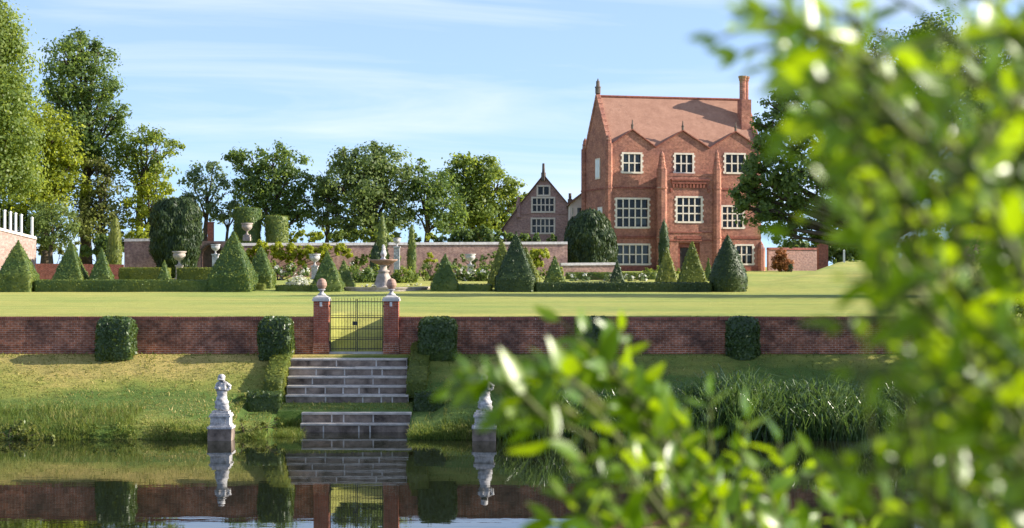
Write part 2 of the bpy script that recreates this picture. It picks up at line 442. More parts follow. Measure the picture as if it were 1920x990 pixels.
def ring_shape(kind, hx, hy, n):
    if kind == 'round':
        t = np.linspace(0, 2 * np.pi, n, endpoint=False)
        return np.stack([hx * np.cos(t), hy * np.sin(t)], 1)
    per = 4 * (hx + hy); s = (np.arange(n) + 0.5) / n * per
    out = []
    for q in s:
        if q < 2 * hx: p = (-hx + q, -hy)
        elif q < 2 * hx + 2 * hy: p = (hx, -hy + q - 2 * hx)
        elif q < 4 * hx + 2 * hy: p = (hx - (q - 2 * hx - 2 * hy), hy)
        else: p = (-hx, hy - (q - 4 * hx - 2 * hy))
        out.append(p)
    p = np.array(out)
    m = min(hx, hy) * 0.14                       # soften the corners
    ax, ay = np.abs(p[:, 0]), np.abs(p[:, 1])
    cor = np.clip(np.minimum(ax - (hx - m), ay - (hy - m)) / m, 0, 1)
    return p * (1 - 0.05 * cor[:, None])

def clipped(name, label, cat, base, prof, kind, hx, hy, leaf, seed, group=None, dens=110, lsize=0.085, disp=0.06, rz=0.0, step=0.22, parent=None, axis=None, asp=0.6, shear=(0, 0)):
    """a clipped evergreen: a bumpy closed body thickly covered in leaf faces, one mesh"""
    rng = np.random.RandomState(seed)
    pr = []
    for (z0, s0), (z1, s1) in zip(prof[:-1], prof[1:]):
        L = math.hypot(z1 - z0, (s1 - s0) * min(hx, hy)); n = max(1, int(L / step))
        for i in range(n): pr.append((z0 + (z1 - z0) * i / n, s0 + (s1 - s0) * i / n))
    pr.append(prof[-1])
    n = int(min(110, max(20, (4 * (hx + hy)) / step)))
    sh = ring_shape(kind, hx, hy, n)
    rings = []
    for z, s in pr:
        rings.append(np.concatenate([sh * max(s, 0.004), np.full((n, 1), z)], 1))
    V = np.concatenate(rings)
    o = rng.uniform(0, 50, 3)
    d = np.array([mnoise.noise(Vector(v * 1.3 + o)) * 0.6 + mnoise.noise(Vector(v * 4.0 + o)) * 0.4 for v in V])
    rad = V.copy(); rad[:, 2] = 0; rad = unit(rad); rad[:, 2] = 0.4
    V = V + rad * (d * disp)[:, None]
    V[:, 0] += V[:, 2] * shear[0]; V[:, 2] += V[:, 1] * shear[1]
    i = np.arange(len(pr) - 1)[:, None] * n; k = np.arange(n)[None, :]; k2 = (k + 1) % n
    Q = np.stack([i + k, i + k2, i + n + k2, i + n + k], -1).reshape(-1, 4)
    A = V[Q]; fn = np.cross(A[:, 1] - A[:, 0], A[:, 2] - A[:, 0]) + np.cross(A[:, 2] - A[:, 0], A[:, 3] - A[:, 0])
    ar = np.linalg.norm(fn, axis=1) / 2
    cnt = int(min(14000, ar.sum() * dens))
    idx = rng.choice(len(Q), cnt, p=ar / ar.sum())
    u, w = rng.random((cnt, 1)), rng.random((cnt, 1))
    B = A[idx]
    C = B[:, 0] * (1 - u) * (1 - w) + B[:, 1] * u * (1 - w) + B[:, 2] * u * w + B[:, 3] * (1 - u) * w
    N0 = unit(fn[idx])
    C = C + N0 * rng.uniform(-0.3, 0.9, (cnt, 1)) * lsize
    N = unit(N0 * 1.3 + rng.normal(size=(cnt, 3)) * (0.75 if leaf == 'box' else 0.40))
    LV, LQ = leaf_quads(C, N, lsize * rng.uniform(0.5, 1.3, cnt), rng, asp, axis)
    me = mesh_np(name, [(V, Q, 0), (LV, LQ, 0)])
    o = link(name, me, G[leaf])
    o.location = base; o.rotation_euler = (0, 0, rz)
    if parent: o.parent = parent
    return tag(o, label, cat, group)

# ------------------------------------------------------------------ ground, lake
def grid_mesh(name, xs, ys, fz):
    xs, ys = np.asarray(xs, float), np.asarray(ys, float)
    Xg, Yg = np.meshgrid(xs, ys)
    Z = np.array([[fz(x, y) for x in xs] for y in ys])
    V = np.stack([Xg, Yg, Z], -1).reshape(-1, 3)
    n = len(xs)
    i = (np.arange(len(ys) - 1) * n)[:, None]; k = np.arange(n - 1)[None, :]
    Q = np.stack([i + k, i + k + 1, i + n + k + 1, i + n + k], -1).reshape(-1, 4)
    return mesh_np(name, [(V, Q, 0)])

def fnoise(x, y, s, o=0.0): return mnoise.noise(Vector((x * s + o, y * s - o, o)))

BANK = [(58, -1.6), (61.3, -0.5), (62.2, -0.05), (62.9, 0.34), (64.5, 0.74), (66.5, 1.12), (68.5, 1.92), (70.0, 2.62), (71.6, 2.70)]
def bank_z(x, y):
    z = np.interp(y, [b[0] for b in BANK], [b[1] for b in BANK])
    if y < 70: z += 0.09 * fnoise(x, y, 0.35) + 0.035 * fnoise(x, y, 1.4, 7)
    inx = -9.05 < x < -3.85
    if (-10.35 < x < -9.05 or -3.85 < x < -2.6) and y < 66.97: z = min(z, np.interp(y, [62.2, 64.5, 66.3, 66.97], [0, .52, .68, .82]))
    if inx and 66.95 < y < 70.15: z = min(z, np.interp(y, [66.95, 70.15], [0.75, 2.2]))   # under the upper flight
    if inx and y < 65.7: z = min(z, 0.05 if y > 65.3 else -0.4)                             # under the lower flight
    if inx and 65.7 <= y <= 66.95: z = np.interp(y, [65.7, 66.95], [0.72, 0.97])
    return z

def grass_mat(name, dry, mid, green, zlo=None, zhi=None, scale=0.22, streak=(1, 1, 1), dryb=0.0):
    t = NT(name); o = t.coord()
    f = t.noise(scale, 8, 0.62, o, streak)
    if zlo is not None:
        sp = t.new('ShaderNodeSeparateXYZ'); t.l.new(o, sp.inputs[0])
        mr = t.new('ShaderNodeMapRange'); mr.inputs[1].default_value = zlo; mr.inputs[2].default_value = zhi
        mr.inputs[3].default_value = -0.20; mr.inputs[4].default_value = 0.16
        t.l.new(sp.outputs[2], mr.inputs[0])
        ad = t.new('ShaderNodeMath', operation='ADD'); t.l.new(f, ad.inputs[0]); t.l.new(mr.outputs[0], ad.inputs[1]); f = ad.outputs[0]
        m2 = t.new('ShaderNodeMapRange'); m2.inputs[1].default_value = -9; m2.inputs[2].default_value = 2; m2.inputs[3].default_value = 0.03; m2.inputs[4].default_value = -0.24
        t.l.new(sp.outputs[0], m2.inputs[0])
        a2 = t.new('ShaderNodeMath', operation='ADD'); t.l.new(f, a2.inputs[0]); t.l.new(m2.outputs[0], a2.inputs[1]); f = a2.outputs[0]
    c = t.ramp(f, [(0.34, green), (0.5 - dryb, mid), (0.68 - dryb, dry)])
    f3 = t.ramp(t.noise(2.2, 9, 0.8, o, (0.6, 1.0, 1)), [(0.32, (0.60, 0.64, 0.58)), (0.68, (1.28, 1.24, 1.18))])
    c = t.mix(1.0, c, f3, 'MULTIPLY')
    f4 = t.ramp(t.noise(0.6, 6, 0.6, o, (0.10, 1.0, 1)), [(0.34, (0.80, 0.86, 0.78)), (0.66, (1.16, 1.10, 1.08))])
    c = t.mix(1.0, c, f4, 'MULTIPLY')
    t.color(c)
    t.bump(t.noise(9, 6, 0.8, o), 0.9, 0.10)
    t.set(0.75, 0.15)
    t.b.inputs['Sheen Weight'].default_value = 0.25
    t.b.inputs['Sheen Tint'].default_value = (0.75, 0.8, 0.3, 1)
    return t.mat
M['lawn'] = grass_mat('mown lawn', (0.40, 0.36, 0.10), (0.31, 0.32, 0.08), (0.20, 0.27, 0.06), scale=0.16, streak=(0.5, 1, 1))
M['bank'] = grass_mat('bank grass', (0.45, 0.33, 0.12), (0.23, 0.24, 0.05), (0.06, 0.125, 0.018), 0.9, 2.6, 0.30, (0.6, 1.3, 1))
M['meadow'] = grass_mat('near bank grass', (0.2, 0.18, 0.06), (0.12, 0.14, 0.03), (0.06, 0.09, 0.02))
M['mud'] = simple('lake bed mud', (0.03, 0.028, 0.018), (0.05, 0.045, 0.03), 1.0, 0.9, 0.2)

xs = sorted(set(list(np.arange(-60, 60.1, 0.6)) + [-200, -140, -100, -80, 80, 100, 140, 200, -9.06, -9.04, -3.86, -3.84]))
ys = sorted(set(list(np.arange(58, 71.6, 0.3)) + [65.29, 65.31, 65.69, 65.71, 66.94, 66.96, 70.14, 70.16, 71.3]))
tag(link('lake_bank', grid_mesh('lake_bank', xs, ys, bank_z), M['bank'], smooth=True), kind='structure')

GX0, GX1 = PX(617, 71), PX(719.5, 71)      # gate opening
def lawn_z(x, y):
    z = hz(x, y) + (0.02 * fnoise(x, y, 0.2) if y < 150 else 0)
    if GX0 - 0.02 < x < GX1 + 0.02 and y < 76.2:
        z = np.interp(y, [71.3, 72, 76.2], [2.72, 2.78, 4.22])
    return z
xs = sorted(set(list(np.arange(-60, 60.1, 1.0)) + list(np.linspace(GX0, GX1, 8)) + [GX0 - 0.03, GX1 + 0.03] + [-1500, -800, -400, -200, -130, -90, 90, 130, 200, 400, 800, 1500]))
ys = sorted(set([71.345] + list(np.arange(71.6, 77, 0.35)) + list(np.arange(77, 175, 1.5)) + [180, 190, 210, 250, 320, 450, 700, 1200, 2500]))
tag(link('lawn', grid_mesh('lawn', xs, ys, lawn_z), M['lawn'], smooth=True), kind='structure')

def near_z(x, y):
    z = np.interp(y, [-60, 5, 12, 24, 33, 38], [4.8, 4.7, 3.5, 1.3, 0.1, -1.6])
    return z + 0.06 * fnoise(x, y, 0.4, 3)
tag(link('near_bank', grid_mesh('near_bank', list(np.arange(-40, 41, 1.0)) + [60, 100, 200], list(np.arange(-60, 38.1, 1.0)), near_z), M['meadow'], smooth=True), kind='structure')
tag(link('lake_bed', grid_mesh('lake_bed', np.linspace(-200, 200, 9), np.linspace(37.5, 58.5, 5), lambda x, y: -1.58), M['mud']), kind='structure')

def water_mat():
    t = NT('lake water'); o = t.coord()
    t.color((0.010, 0.012, 0.006))
    n1 = t.noise(0.9, 3, 0.5, o, (0.35, 1.0, 1)); n2 = t.noise(5, 2, 0.5, o, (0.4, 1.0, 1))
    a = t.new('ShaderNodeMath', operation='MULTIPLY_ADD'); t.l.new(n2, a.inputs[0]); a.inputs[1].default_value = 0.12; t.l.new(n1, a.inputs[2])
    t.bump(a.outputs[0], 0.06, 0.05)
    t.set(0.012, 0.5)
    t.b.inputs['IOR'].default_value = 1.6
    return t.mat
tag(link('lake_water', grid_mesh('lake_water', np.linspace(-200, 200, 21), np.linspace(30, 66.4, 13), lambda x, y: 0.0), water_mat()), kind='structure')

# ------------------------------------------------------------------ terrace wall, piers, gate
PIER = 0.62
pxl, pxr = PX(602.5, 71), PX(733.5, 71)
def terrace_wall(x0, x1, label):
    root = thing('terrace_wall', ((x0 + x1) / 2, 71.15, 2.46), label, 'wall')
    h = (x1 - x0) / 2
    mb = MB(); mb.box(-h, h, -0.15, 0.19, 0, 1.62); mb.build('brickwork', M['wall_brick'], root)
    mb = MB()
    rng = random.Random(3); x = -h
    while x < h - 0.01:                                    # coping laid in short uneven lengths
        w = min(1.9, h - x); j = rng.uniform(-0.012, 0.012)
        mb.box(x, x + w - 0.012, -0.20, 0.24, 1.623, 1.745 + j); x += w
    mb.build('coping', M['coping_brick'], root)
terrace_wall(-75, pxl - PIER / 2 - 0.003, 'long weathered red brick terrace wall running left from the iron gate')
terrace_wall(pxr + PIER / 2 + 0.003, 75, 'long weathered red brick terrace wall running right from the iron gate')
# cheek walls of the sloping cut behind the gate
for x, l in ((GX0 - 0.19, 'low brick cheek wall behind the gate on the left of the grass ramp'), (GX1 + 0.05, 'low brick cheek wall behind the gate on the right of the grass ramp')):
    mb = MB(); mb.faces([(x, 71.6, 2.5), (x + 0.14, 71.6, 2.5), (x + 0.14, 76.2, 3.9), (x, 76.2, 3.9), (x, 71.6, 4.17), (x + 0.14, 71.6, 4.17), (x + 0.14, 76.2, 4.17), (x, 76.2, 4.17)],
                        [(0,3,2,1),(4,5,6,7),(0,1,5,4),(1,2,6,5),(2,3,7,6),(3,0,4,7)])
    tag(mb.build('cheek_wall', M['wall_brick']), l, 'wall', 'cheek walls behind the gate')

def pier(x, label, flabel, tilt):
    root = thing('gate_pier', (x, 71.15, 2.51), label, 'gate pier', 'brick gate piers')
    r = PIER / 2
    mb = MB(); mb.box(-r, r, -r, r, 0.62, 2.36); mb.build('shaft', M['pier_brick'], root)
    mb = MB(); mb.box(-r - 0.025, r + 0.025, -r - 0.025, r + 0.025, 0, 0.40); mb.box(-r - 0.012, r + 0.012, -r - 0.012, r + 0.012, 0.4, 0.62); mb.build('plinth', M['wall_brick'], root)
    mb = MB(); mb.box(-r - 0.05, r + 0.05, -r - 0.05, r + 0.05, 2.36, 2.45); mb.box(-r - 0.02, r + 0.02, -r - 0.02, r + 0.02, 2.45, 2.52)
    mb.lathe([(0.40, 2.52), (0.24, 2.60)], n=4, rot=math.pi / 4); mb.build('cap', M['grey_stone'], root)
    mb = MB(); mb.box(-0.05, 0.05, -r - 0.04, -r - 0.004, 2.14, 2.32); mb.build('plaque', M['white_paint'], root)
    # carved pineapple finial standing on the cap
    f = thing('stone_finial', (x, 71.15, 5.11), flabel, 'finial', 'pineapple finials on the gate piers')
    mb = MB(); mb.lathe([(0.17, 0), (0.17, 0.05), (0.10, 0.08), (0.07, 0.15), (0.11, 0.20), (0.16, 0.23), (0.15, 0.26)], n=16); mb.build('foot', M['pale_stone'], f, True)
    mb = MB(); prof = [(0.09, 0.25), (0.15, 0.30), (0.20, 0.38), (0.21, 0.47), (0.18, 0.57), (0.14, 0.65), (0.05, 0.70), (0.01, 0.715)]
    pr2 = []
    for (a, b), (c, d) in zip(prof[:-1], prof[1:]):
        for q in range(4): pr2.append((a + (c - a) * q / 4, b + (d - b) * q / 4))
    mb.lathe(pr2 + [prof[-1]], n=40, wob=lambda t, z: 0.07 * math.sin(8 * t + z * 30) * math.sin(8 * t - z * 30))
    mb.build('fruit', M['terracotta'], f, True)
pier(pxl, 'red brick pier with stone cap on the left of the iron gate', 'brown stone pineapple finial on the left gate pier', 0)
pier(pxr, 'red brick pier with stone cap on the right of the iron gate', 'brown stone pineapple finial on the right gate pier below the fountain', 0)

gmid = (GX0 + GX1) / 2
rail_me = bar_me = None
def gate_leaf(x0, x1, hinge_left, label):
    root = thing('iron_gate', (x0 if hinge_left else x1, 71.12, 2.76), label, 'gate', 'leaves of the iron gate')
    a, b = (0.03, x1 - x0 - 0.012) if hinge_left else (-(x1 - x0) + 0.012, -0.03)
    for z in (0.10, 0.50, 0.93, 1.40, 2.06):
        mb = MB(); mb.box(a, b, -0.02, 0.02, z, z + 0.036)
        if 0.3 < z < 1.6: mb.box(a, b, -0.018, 0.018, z + 0.09, z + 0.11)
        mb.build('rail', M['iron'], root)
    mb = MB(); mb.box(-0.017, 0.017, -0.017, 0.017, 0, 2.2); bm_ = mb.mesh('bar')
    for x in (a + 0.02, b - 0.02):
        o = link('stile', bm_, [] if len(bm_.materials) else M['iron'], root); o.location = (x, 0, 0.003)
    mb = MB(); mb.box(-0.008, 0.008, -0.008, 0.008, 0.0, 2.14); mb.lathe([(0.012, 2.14), (0.002, 2.22)], n=6); bar = mb.mesh('bar'); bar.materials.append(M['iron'])
    n = 8
    for i in range(n):
        o = bpy.data.objects.new('bar', bar); COL.objects.link(o); o.parent = root
        o.location = (a + (b - a) * (i + 1) / (n + 1), 0, 0.05)
    for z in (0.35, 1.85):
        mb = MB(); hx = 0.0 ; mb.box(-0.05, 0.05, -0.035, 0.035, z, z + 0.09)
        mb.build('hinge', M['iron'], root)
    if hinge_left:
        mb = MB(); mb.box(b - 0.16, b + 0.03, -0.045, 0.03, 1.10, 1.26); mb.build('lock', M['iron'], root)
gate_leaf(GX0, gmid, True, 'left leaf of the dark iron bar gate between the brick piers')
gate_leaf(gmid, GX1, False, 'right leaf of the dark iron bar gate between the brick piers')
mb = MB(); mb.box(GX0 - 0.01, GX1 + 0.01, 70.95, 71.4, 2.45, 2.75)
tag(mb.build('threshold_stone', M['grey_stone']), 'grey stone sill under the iron gate', 'doorstep')

# ------------------------------------------------------------------ stone steps
def flight(name, label, steps, x0f, x1f, seed, tread_t=0.07):
    """steps: list of (front Y, back Y, bottom z, top z) from the lowest up"""
    rng = random.Random(seed)
    cx = (x0f(steps[0][0]) + x1f(steps[0][0])) / 2
    root = thing(name, (cx, steps[0][0], steps[0][2]), label, 'steps')
    for (ya, yb, zb, zt) in steps:
        mb = MB(); x0, x1 = x0f(ya), x1f(ya)
        o = lambda x, y, z: (x - cx, y - steps[0][0], z - steps[0][2])
        def bx(xa, xb, y0, y1, z0, z1, m):
            p = o(xa, y0, z0); q = o(xb, y1, z1); mb.box(p[0], q[0], p[1], q[1], p[2], q[2], m)
        bx(x0 + 0.01, x1 - 0.01, ya + 0.028, yb, zb, zt - tread_t - 0.002, 1)     # mortar bed seen in the joints
        x = x0
        while x < x1 - 0.15:
            w = rng.choice([.45, .7, 1.0, 1.3, 1.7]) * rng.uniform(.85, 1.15); 
            if x1 - x - w < 0.4: w = x1 - x
            j = rng.uniform(-0.014, 0.010)
            bx(x + 0.03, x + w - 0.03, ya + j, ya + 0.2, zb + 0.016, zt - tread_t - 0.014, 0); x += w
        x = x0
        while x < x1 - 0.15:
            w = rng.uniform(0.9, 1.6)
            if x1 - x - w < 0.5: w = x1 - x
            j = rng.uniform(-0.02, 0.012); k = rng.uniform(-0.012, 0.004)
            bx(x + 0.005, x + w - 0.005, ya - 0.035 + j, yb + 0.03, zt - tread_t, zt + k, 2); x += w
        mb.build('step', [M['step_stone'], M['mortar'], M['tread']], root)
    return root
ux0 = lambda y: np.interp(y, [67, 70.3], [-8.90, -9.12]); ux1 = lambda y: np.interp(y, [67, 70.3], [-4.06, -4.34])
n = 5; dz = (2.56 - 0.92) / n; dy = 0.59
flight('stone_steps', 'upper flight of wide dark stone steps rising to the iron gate',
       [(67.15 + i * dy, 67.15 + (i + 1) * dy, 0.92 + i * dz, 0.92 + (i + 1) * dz) for i in range(n)], ux0, ux1, 5)
flight('stone_steps', 'lower short flight of stone steps going down into the water',
       [(64.6, 65.0, -0.4, -0.02), (64.98, 65.35, -0.02, 0.33), (65.34, 65.75, 0.33, 0.71)], lambda y: -8.06, lambda y: -3.86, 8)

# ------------------------------------------------------------------ statues by the water
def baked(o, name, mat, parent):
    dg = bpy.context.evaluated_depsgraph_get()
    me = bpy.data.meshes.new_from_object(o.evaluated_get(dg))
    bpy.data.objects.remove(o)
    me.materials.clear()
    return link(name, me, mat, parent, True)

def figure(parent, mat, s=1.0):
    """a draped child standing with one hand on the hip and one arm across the chest"""
    J = dict(pel=(0,0,.62,.13,.11), hem1=(0.0,-.01,.40,.16,.14), hem2=(.01,-.01,.20,.19,.16), hem3=(.01,0,.02,.20,.17),
             wai=(.0,0,.76,.115,.095), che=(-.01,0,.93,.125,.10), nec=(-.01,0,1.05,.055,.055), hd1=(-.015,-.015,1.13,.085,.09), hd2=(-.015,-.01,1.23,.075,.08),
             sl=(-.12,0,1.0,.062,.06), el=(-.17,-.06,.83,.05,.05), hl=(-.03,-.13,.80,.045,.04),
             sr=(.12,0,1.0,.062,.06), er=(.25,.0,.86,.05,.05), hr=(.14,-.05,.72,.05,.045))
    E = [('pel','wai'),('wai','che'),('che','nec'),('nec','hd1'),('hd1','hd2'),('pel','hem1'),('hem1','hem2'),('hem2','hem3'),
         ('che','sl'),('sl','el'),('el','hl'),('che','sr'),('sr','er'),('er','hr')]
    ks = list(J); me = bpy.data.meshes.new('fig')
    me.from_pydata([J[k][:3] for k in ks], [(ks.index(a), ks.index(b)) for a, b in E], [])
    o = bpy.data.objects.new('fig', me); COL.objects.link(o)
    m = o.modifiers.new('s', 'SKIN')
    for i, k in enumerate(ks):
        me.skin_vertices[0].data[i].radius = [q * 1.22 for q in J[k][3:]]
    me.skin_vertices[0].data[0].use_root = True
    ss = o.modifiers.new('u', 'SUBSURF'); ss.levels = ss.render_levels = 2
    tx = bpy.data.textures.new('folds', 'CLOUDS'); tx.noise_scale = 0.09
    dm = o.modifiers.new('d', 'DISPLACE'); dm.texture = tx; dm.strength = 0.12; dm.mid_level = 0.5
    f = baked(o, 'figure', mat, parent)
    f.scale = (s * 1.25, s * 1.2, s)
    # tousled hair cap and a fruit basket held against the hip
    mb = MB(); mb.lathe([(.02, 1.335), (.075, 1.31), (.105, 1.25), (.105, 1.19), (.09, 1.15)], c=(-.015, .018, 0), n=22, wob=lambda t, z: .16 * math.sin(7 * t + z * 60))
    h = mb.build('hair', mat, parent, True); h.scale = (s * 1.2, s * 1.2, s)
    return f

def statue(px, label):
    D = 62.15; x = PX(px, D)
    root = thing('garden_statue', (x, D, -0.30), label, 'statue', 'carved statues at the water edge')
    mb = MB(); mb.box(-.43, .43, -.43, .43, 0, .72); mb.build('base_block', M['step_stone'], root)
    mb = MB(); mb.box(-.45, .45, -.45, .45, .722, .80); mb.box(-.38, .38, -.38, .38, .80, .86); mb.box(-.345, .345, -.345, .345, .86, 1.15)
    mb.box(-.20, .20, -.36, -.34, .92, 1.08)
    mb.box(-.39, .39, -.39, .39, 1.15, 1.21); mb.box(-.36, .36, -.36, .36, 1.212, 1.27); mb.box(-.30, .30, -.29, .29, 1.272, 1.36)
    mb.build('pedestal', M['pale_stone'], root)
    g = bpy.data.objects.new('figure_tmp', None)
    f = figure(root, M['pale_stone'], 1.0)
    for ch in root.children:
        if ch.name.split('.')[0] in ('figure', 'hair'): ch.location = (0.02, 0, 1.355)
    mb = MB(); mb.lathe([(.10, 0), (.15, .05), (.16, .14), (.13, .2)], c=(.15, -.10, 1.36), n=14, wob=lambda t, z: .1 * math.sin(6 * t)); mb.build('carved_vase', M['pale_stone'], root, True)
    bpy.data.objects.remove(g)
statue(415, 'pale carved stone statue on a stepped plinth left of the stone steps')
statue(908, 'pale carved stone statue on a stepped plinth right of the steps behind blurred leaves')

# ------------------------------------------------------------------ clipped box shrubs and hedges on the bank
for i, (px, l) in enumerate(((218, 'dense square box shrub against the wall, farthest left of the gate'), (518, 'dense square box shrub against the wall just left of the gate pier'),
                             (821, 'dense square box shrub against the wall just right of the gate pier'), (1112, 'box shrub against the wall mostly hidden by the blurred sprig of leaves'),
                             (1392, 'rounded box shrub against the wall, farthest right below the house'))):
    r = random.Random(i)
    clipped('box_shrub', l, 'shrub', (PX(px, 70.2), 70.2, 2.48), [(0, .93), (.35, 1.0), (1.25, 1.0), (1.55, .93), (1.70, .70), (1.72, 0)], 'sq' if i != 4 else 'round', .68 + r.uniform(-.04, .04), .60 + r.uniform(-.03, .03), 'box', 20 + i,
            'clipped box shrubs along the terrace wall', dens=300, lsize=.072, disp=.12, step=.14)
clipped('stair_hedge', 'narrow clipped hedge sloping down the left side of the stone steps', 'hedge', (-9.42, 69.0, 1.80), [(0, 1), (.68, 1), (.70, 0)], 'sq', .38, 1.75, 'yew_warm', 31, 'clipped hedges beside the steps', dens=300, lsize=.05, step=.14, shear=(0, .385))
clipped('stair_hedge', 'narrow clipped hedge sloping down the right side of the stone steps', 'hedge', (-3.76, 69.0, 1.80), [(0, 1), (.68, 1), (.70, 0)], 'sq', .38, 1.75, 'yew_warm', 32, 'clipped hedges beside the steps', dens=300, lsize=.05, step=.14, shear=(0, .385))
clipped('low_hedge', 'small low clipped hedge at the foot of the steps on the left', 'hedge', (-9.62, 66.55, .66), [(0, 1), (.72, 1), (.74, 0)], 'sq', .66, .34, 'box', 33, 'low hedges at the foot of the steps', dens=320, lsize=.05, step=.14)
clipped('low_hedge', 'small low clipped hedge at the foot of the steps on the right', 'hedge', (-3.20, 66.55, .66), [(0, 1), (.72, 1), (.74, 0)], 'sq', .58, .34, 'box', 34, 'low hedges at the foot of the steps', dens=320, lsize=.05, step=.14)

# ------------------------------------------------------------------ reeds and rough grass at the water's edge
def blades(n, xf, yf, hf, wf, lean, rng, zf=None):
    x = xf(n); y = yf(n); z = np.array([(zf or bank_z)(a, b) for a, b in zip(x, y)])
    z = np.maximum(z, -0.25)
    h = hf(n, x); w = wf * rng.uniform(.6, 1.3, n)
    az = rng.uniform(0, 2 * np.pi, n); ln = lean * h * rng.uniform(.15, 1.3, n)
    wa = rng.uniform(0, np.pi, n)
    wd = np.stack([np.cos(wa), np.sin(wa), np.zeros(n)], 1) * w[:, None] / 2
    dv = np.stack([np.cos(az), np.sin(az), np.zeros(n)], 1)
    b = np.stack([x, y, z - .05], 1); up = np.array([0, 0, 1.0])
    m = b + up * (h * .55)[:, None] + dv * (ln * .28)[:, None]
    q = b + up * (h * .88)[:, None] + dv * (ln * .72)[:, None]
    t = b + up * (h * (1 - .22 * ln / h))[:, None] + dv * (ln * 1.15)[:, None]
    V = np.stack([b - wd, b + wd, m + wd, m - wd, q + wd * .7, q - wd * .7, t], 1).reshape(-1, 3)
    i = np.arange(n)[:, None] * 7
    return [(V, np.concatenate([i + [0, 1, 2, 3], i + [3, 2, 4, 5]], 0), 0), (V[:0], np.zeros((0, 3)), 0)], (V, i + [5, 4, 6])
def blade_obj(name, parts, mat):
    out = []
    for (V, Q, T) in parts:
        out.append((V, Q, 0))
    return link(name, mesh_np(name, out), mat)
def blade_parts(n, xf, yf, hf, wf, lean, seed, zf=None):
    rng = np.random.RandomState(seed)
    a, (V, T) = blades(n, lambda k: xf(k, rng), lambda k: yf(k, rng), lambda k, x: hf(k, x, rng), wf, lean, rng, zf)
    T4 = np.concatenate([T, T[:, 2:3]], 1)
    return V, a[0][1], T
def blade_mesh(name, sets, mat):
    parts = []
    for (V, Q, T) in sets:
        parts.append((V, Q, 0)); parts.append((V, T, 0))
    return link(name, mesh_np(name, parts), mat)

reed_x0, reed_x1 = PX(935, 63), PX(1730, 63)
def rx(k, r): return r.uniform(reed_x0, reed_x1 + 8, k)
o = blade_mesh('reeds', [blade_parts(11000, rx, lambda k, r: r.uniform(61.9, 64.7, k),
        lambda k, x, r: (0.95 + 0.45 * np.clip((x - reed_x0) / 7, 0, 1) + .35 * np.sin(x * 1.3) * np.sin(x * .47 + 1)) * r.uniform(.5, 1.2, k), .05, .75, 41)], G['reed'])
tag(o, 'tall green reeds along the water edge on the right bank', 'reeds', kind='stuff')

def left_x(k, r):
    x = r.uniform(-22, -8.0, k)
    return x
sets = [blade_parts(15000, left_x, lambda k, r: 62.0 + np.abs(r.normal(0, .62, k)), lambda k, x, r: r.uniform(.08, .32, k) * (.75 + .5 * np.sin(x * 1.1) * np.sin(x * 2.7 + 1)), .022, .8, 42),
        blade_parts(1900, lambda k, r: r.normal(-8.42, .24, k), lambda k, r: r.uniform(63.0, 65.6, k), lambda k, x, r: r.uniform(.28, .62, k), .016, .6, 43),
        blade_parts(4500, lambda k, r: r.uniform(-3.8, 1.0, k), lambda k, r: 62.2 + np.abs(r.normal(0, .7, k)), lambda k, x, r: r.uniform(.1, .32, k), .022, .8, 44),
        blade_parts(2500, lambda k, r: r.uniform(-22, -14, k), lambda k, r: r.uniform(63, 65.2, k), lambda k, x, r: r.uniform(.2, .5, k), .016, .7, 45)]
tag(blade_mesh('bank_grass', sets, G['bankgrass']), 'rough dry grass fringing the water on the left bank', 'grass', kind='stuff')

def turf_h(k, x, r): return r.uniform(.03, .10, k) * (1 + 1.2 * (r.random(k) < .06))
o = blade_mesh('bank_turf', [blade_parts(26000, lambda k, r: r.uniform(-22.5, -9.1, k), lambda k, r: r.uniform(63.2, 70.9, k), turf_h, .035, .9, 46),
                             blade_parts(22000, lambda k, r: r.uniform(-3.3, 18, k), lambda k, r: r.uniform(64.2, 70.9, k), turf_h, .035, .9, 47),
                             blade_parts(2500, lambda k, r: r.uniform(-9.0, -3.9, k), lambda k, r: r.uniform(65.9, 66.9, k), turf_h, .03, .9, 48)], G['turf'])
tag(o, 'short uneven grass growing over the slopes beside the steps', 'grass', kind='stuff')
def keep_gate(x): return np.where((x > GX0 - .5) & (x < GX1 + .5), x - 3.6, x)
o = blade_mesh('lawn_edge_grass', [blade_parts(16000, lambda k, r: keep_gate(r.uniform(-23, 20, k)), lambda k, r: 71.42 + np.abs(r.normal(0, .35, k)), lambda k, x, r: r.uniform(.03, .09, k), .03, .9, 49, lawn_z)], G['turf'])
tag(o, 'ragged grass along the lawn edge behind the terrace wall', 'grass', kind='stuff')

def leafy_bush(name, label, cat, blobs, leaf, seed, group=None, dens=5, per=26, size=.07, stems=True, clump=(.2, .4), extra=None, base=None):
    """a loose bush: leaf clumps through a few lobes, stems from the ground"""
    rng = np.random.RandomState(seed)
    b0 = np.array(base if base is not None else (blobs[0][0][0], blobs[0][0][1], min(b[0][2] - b[1] for b in blobs)))
    root = thing(name, tuple(b0), label, cat, group)
    bl = [(np.array(c) - b0, r) for c, r in blobs]
    Cs = []
    parts = []
    V, Q = crown_leaves_small(bl, rng, dens, per, size)
    link('foliage', mesh_np('foliage', [(V, Q, 0)]), G[leaf], root)
    if extra:
        V, Q = crown_leaves_small([(c + np.array([0, -.05 * r, .12 * r]), r) for c, r in bl], rng, dens * extra[1], 9, size * .9, shell=.8)
        link('blossom', mesh_np('blossom', [(V, Q, 0)]), G[extra[0]], root)
    if stems:
        mb = MB()
        for c, r in bl:
            for k in range(3):
                e = c + unit(rng.normal(size=(1, 3)))[0] * r * .7
                mb.tube([(rng.uniform(-.1, .1), rng.uniform(-.1, .1), -.1), c * .6, e], [.03, .02, .008], 5)
        mb.build('stem', M['bark'], root)
    return root
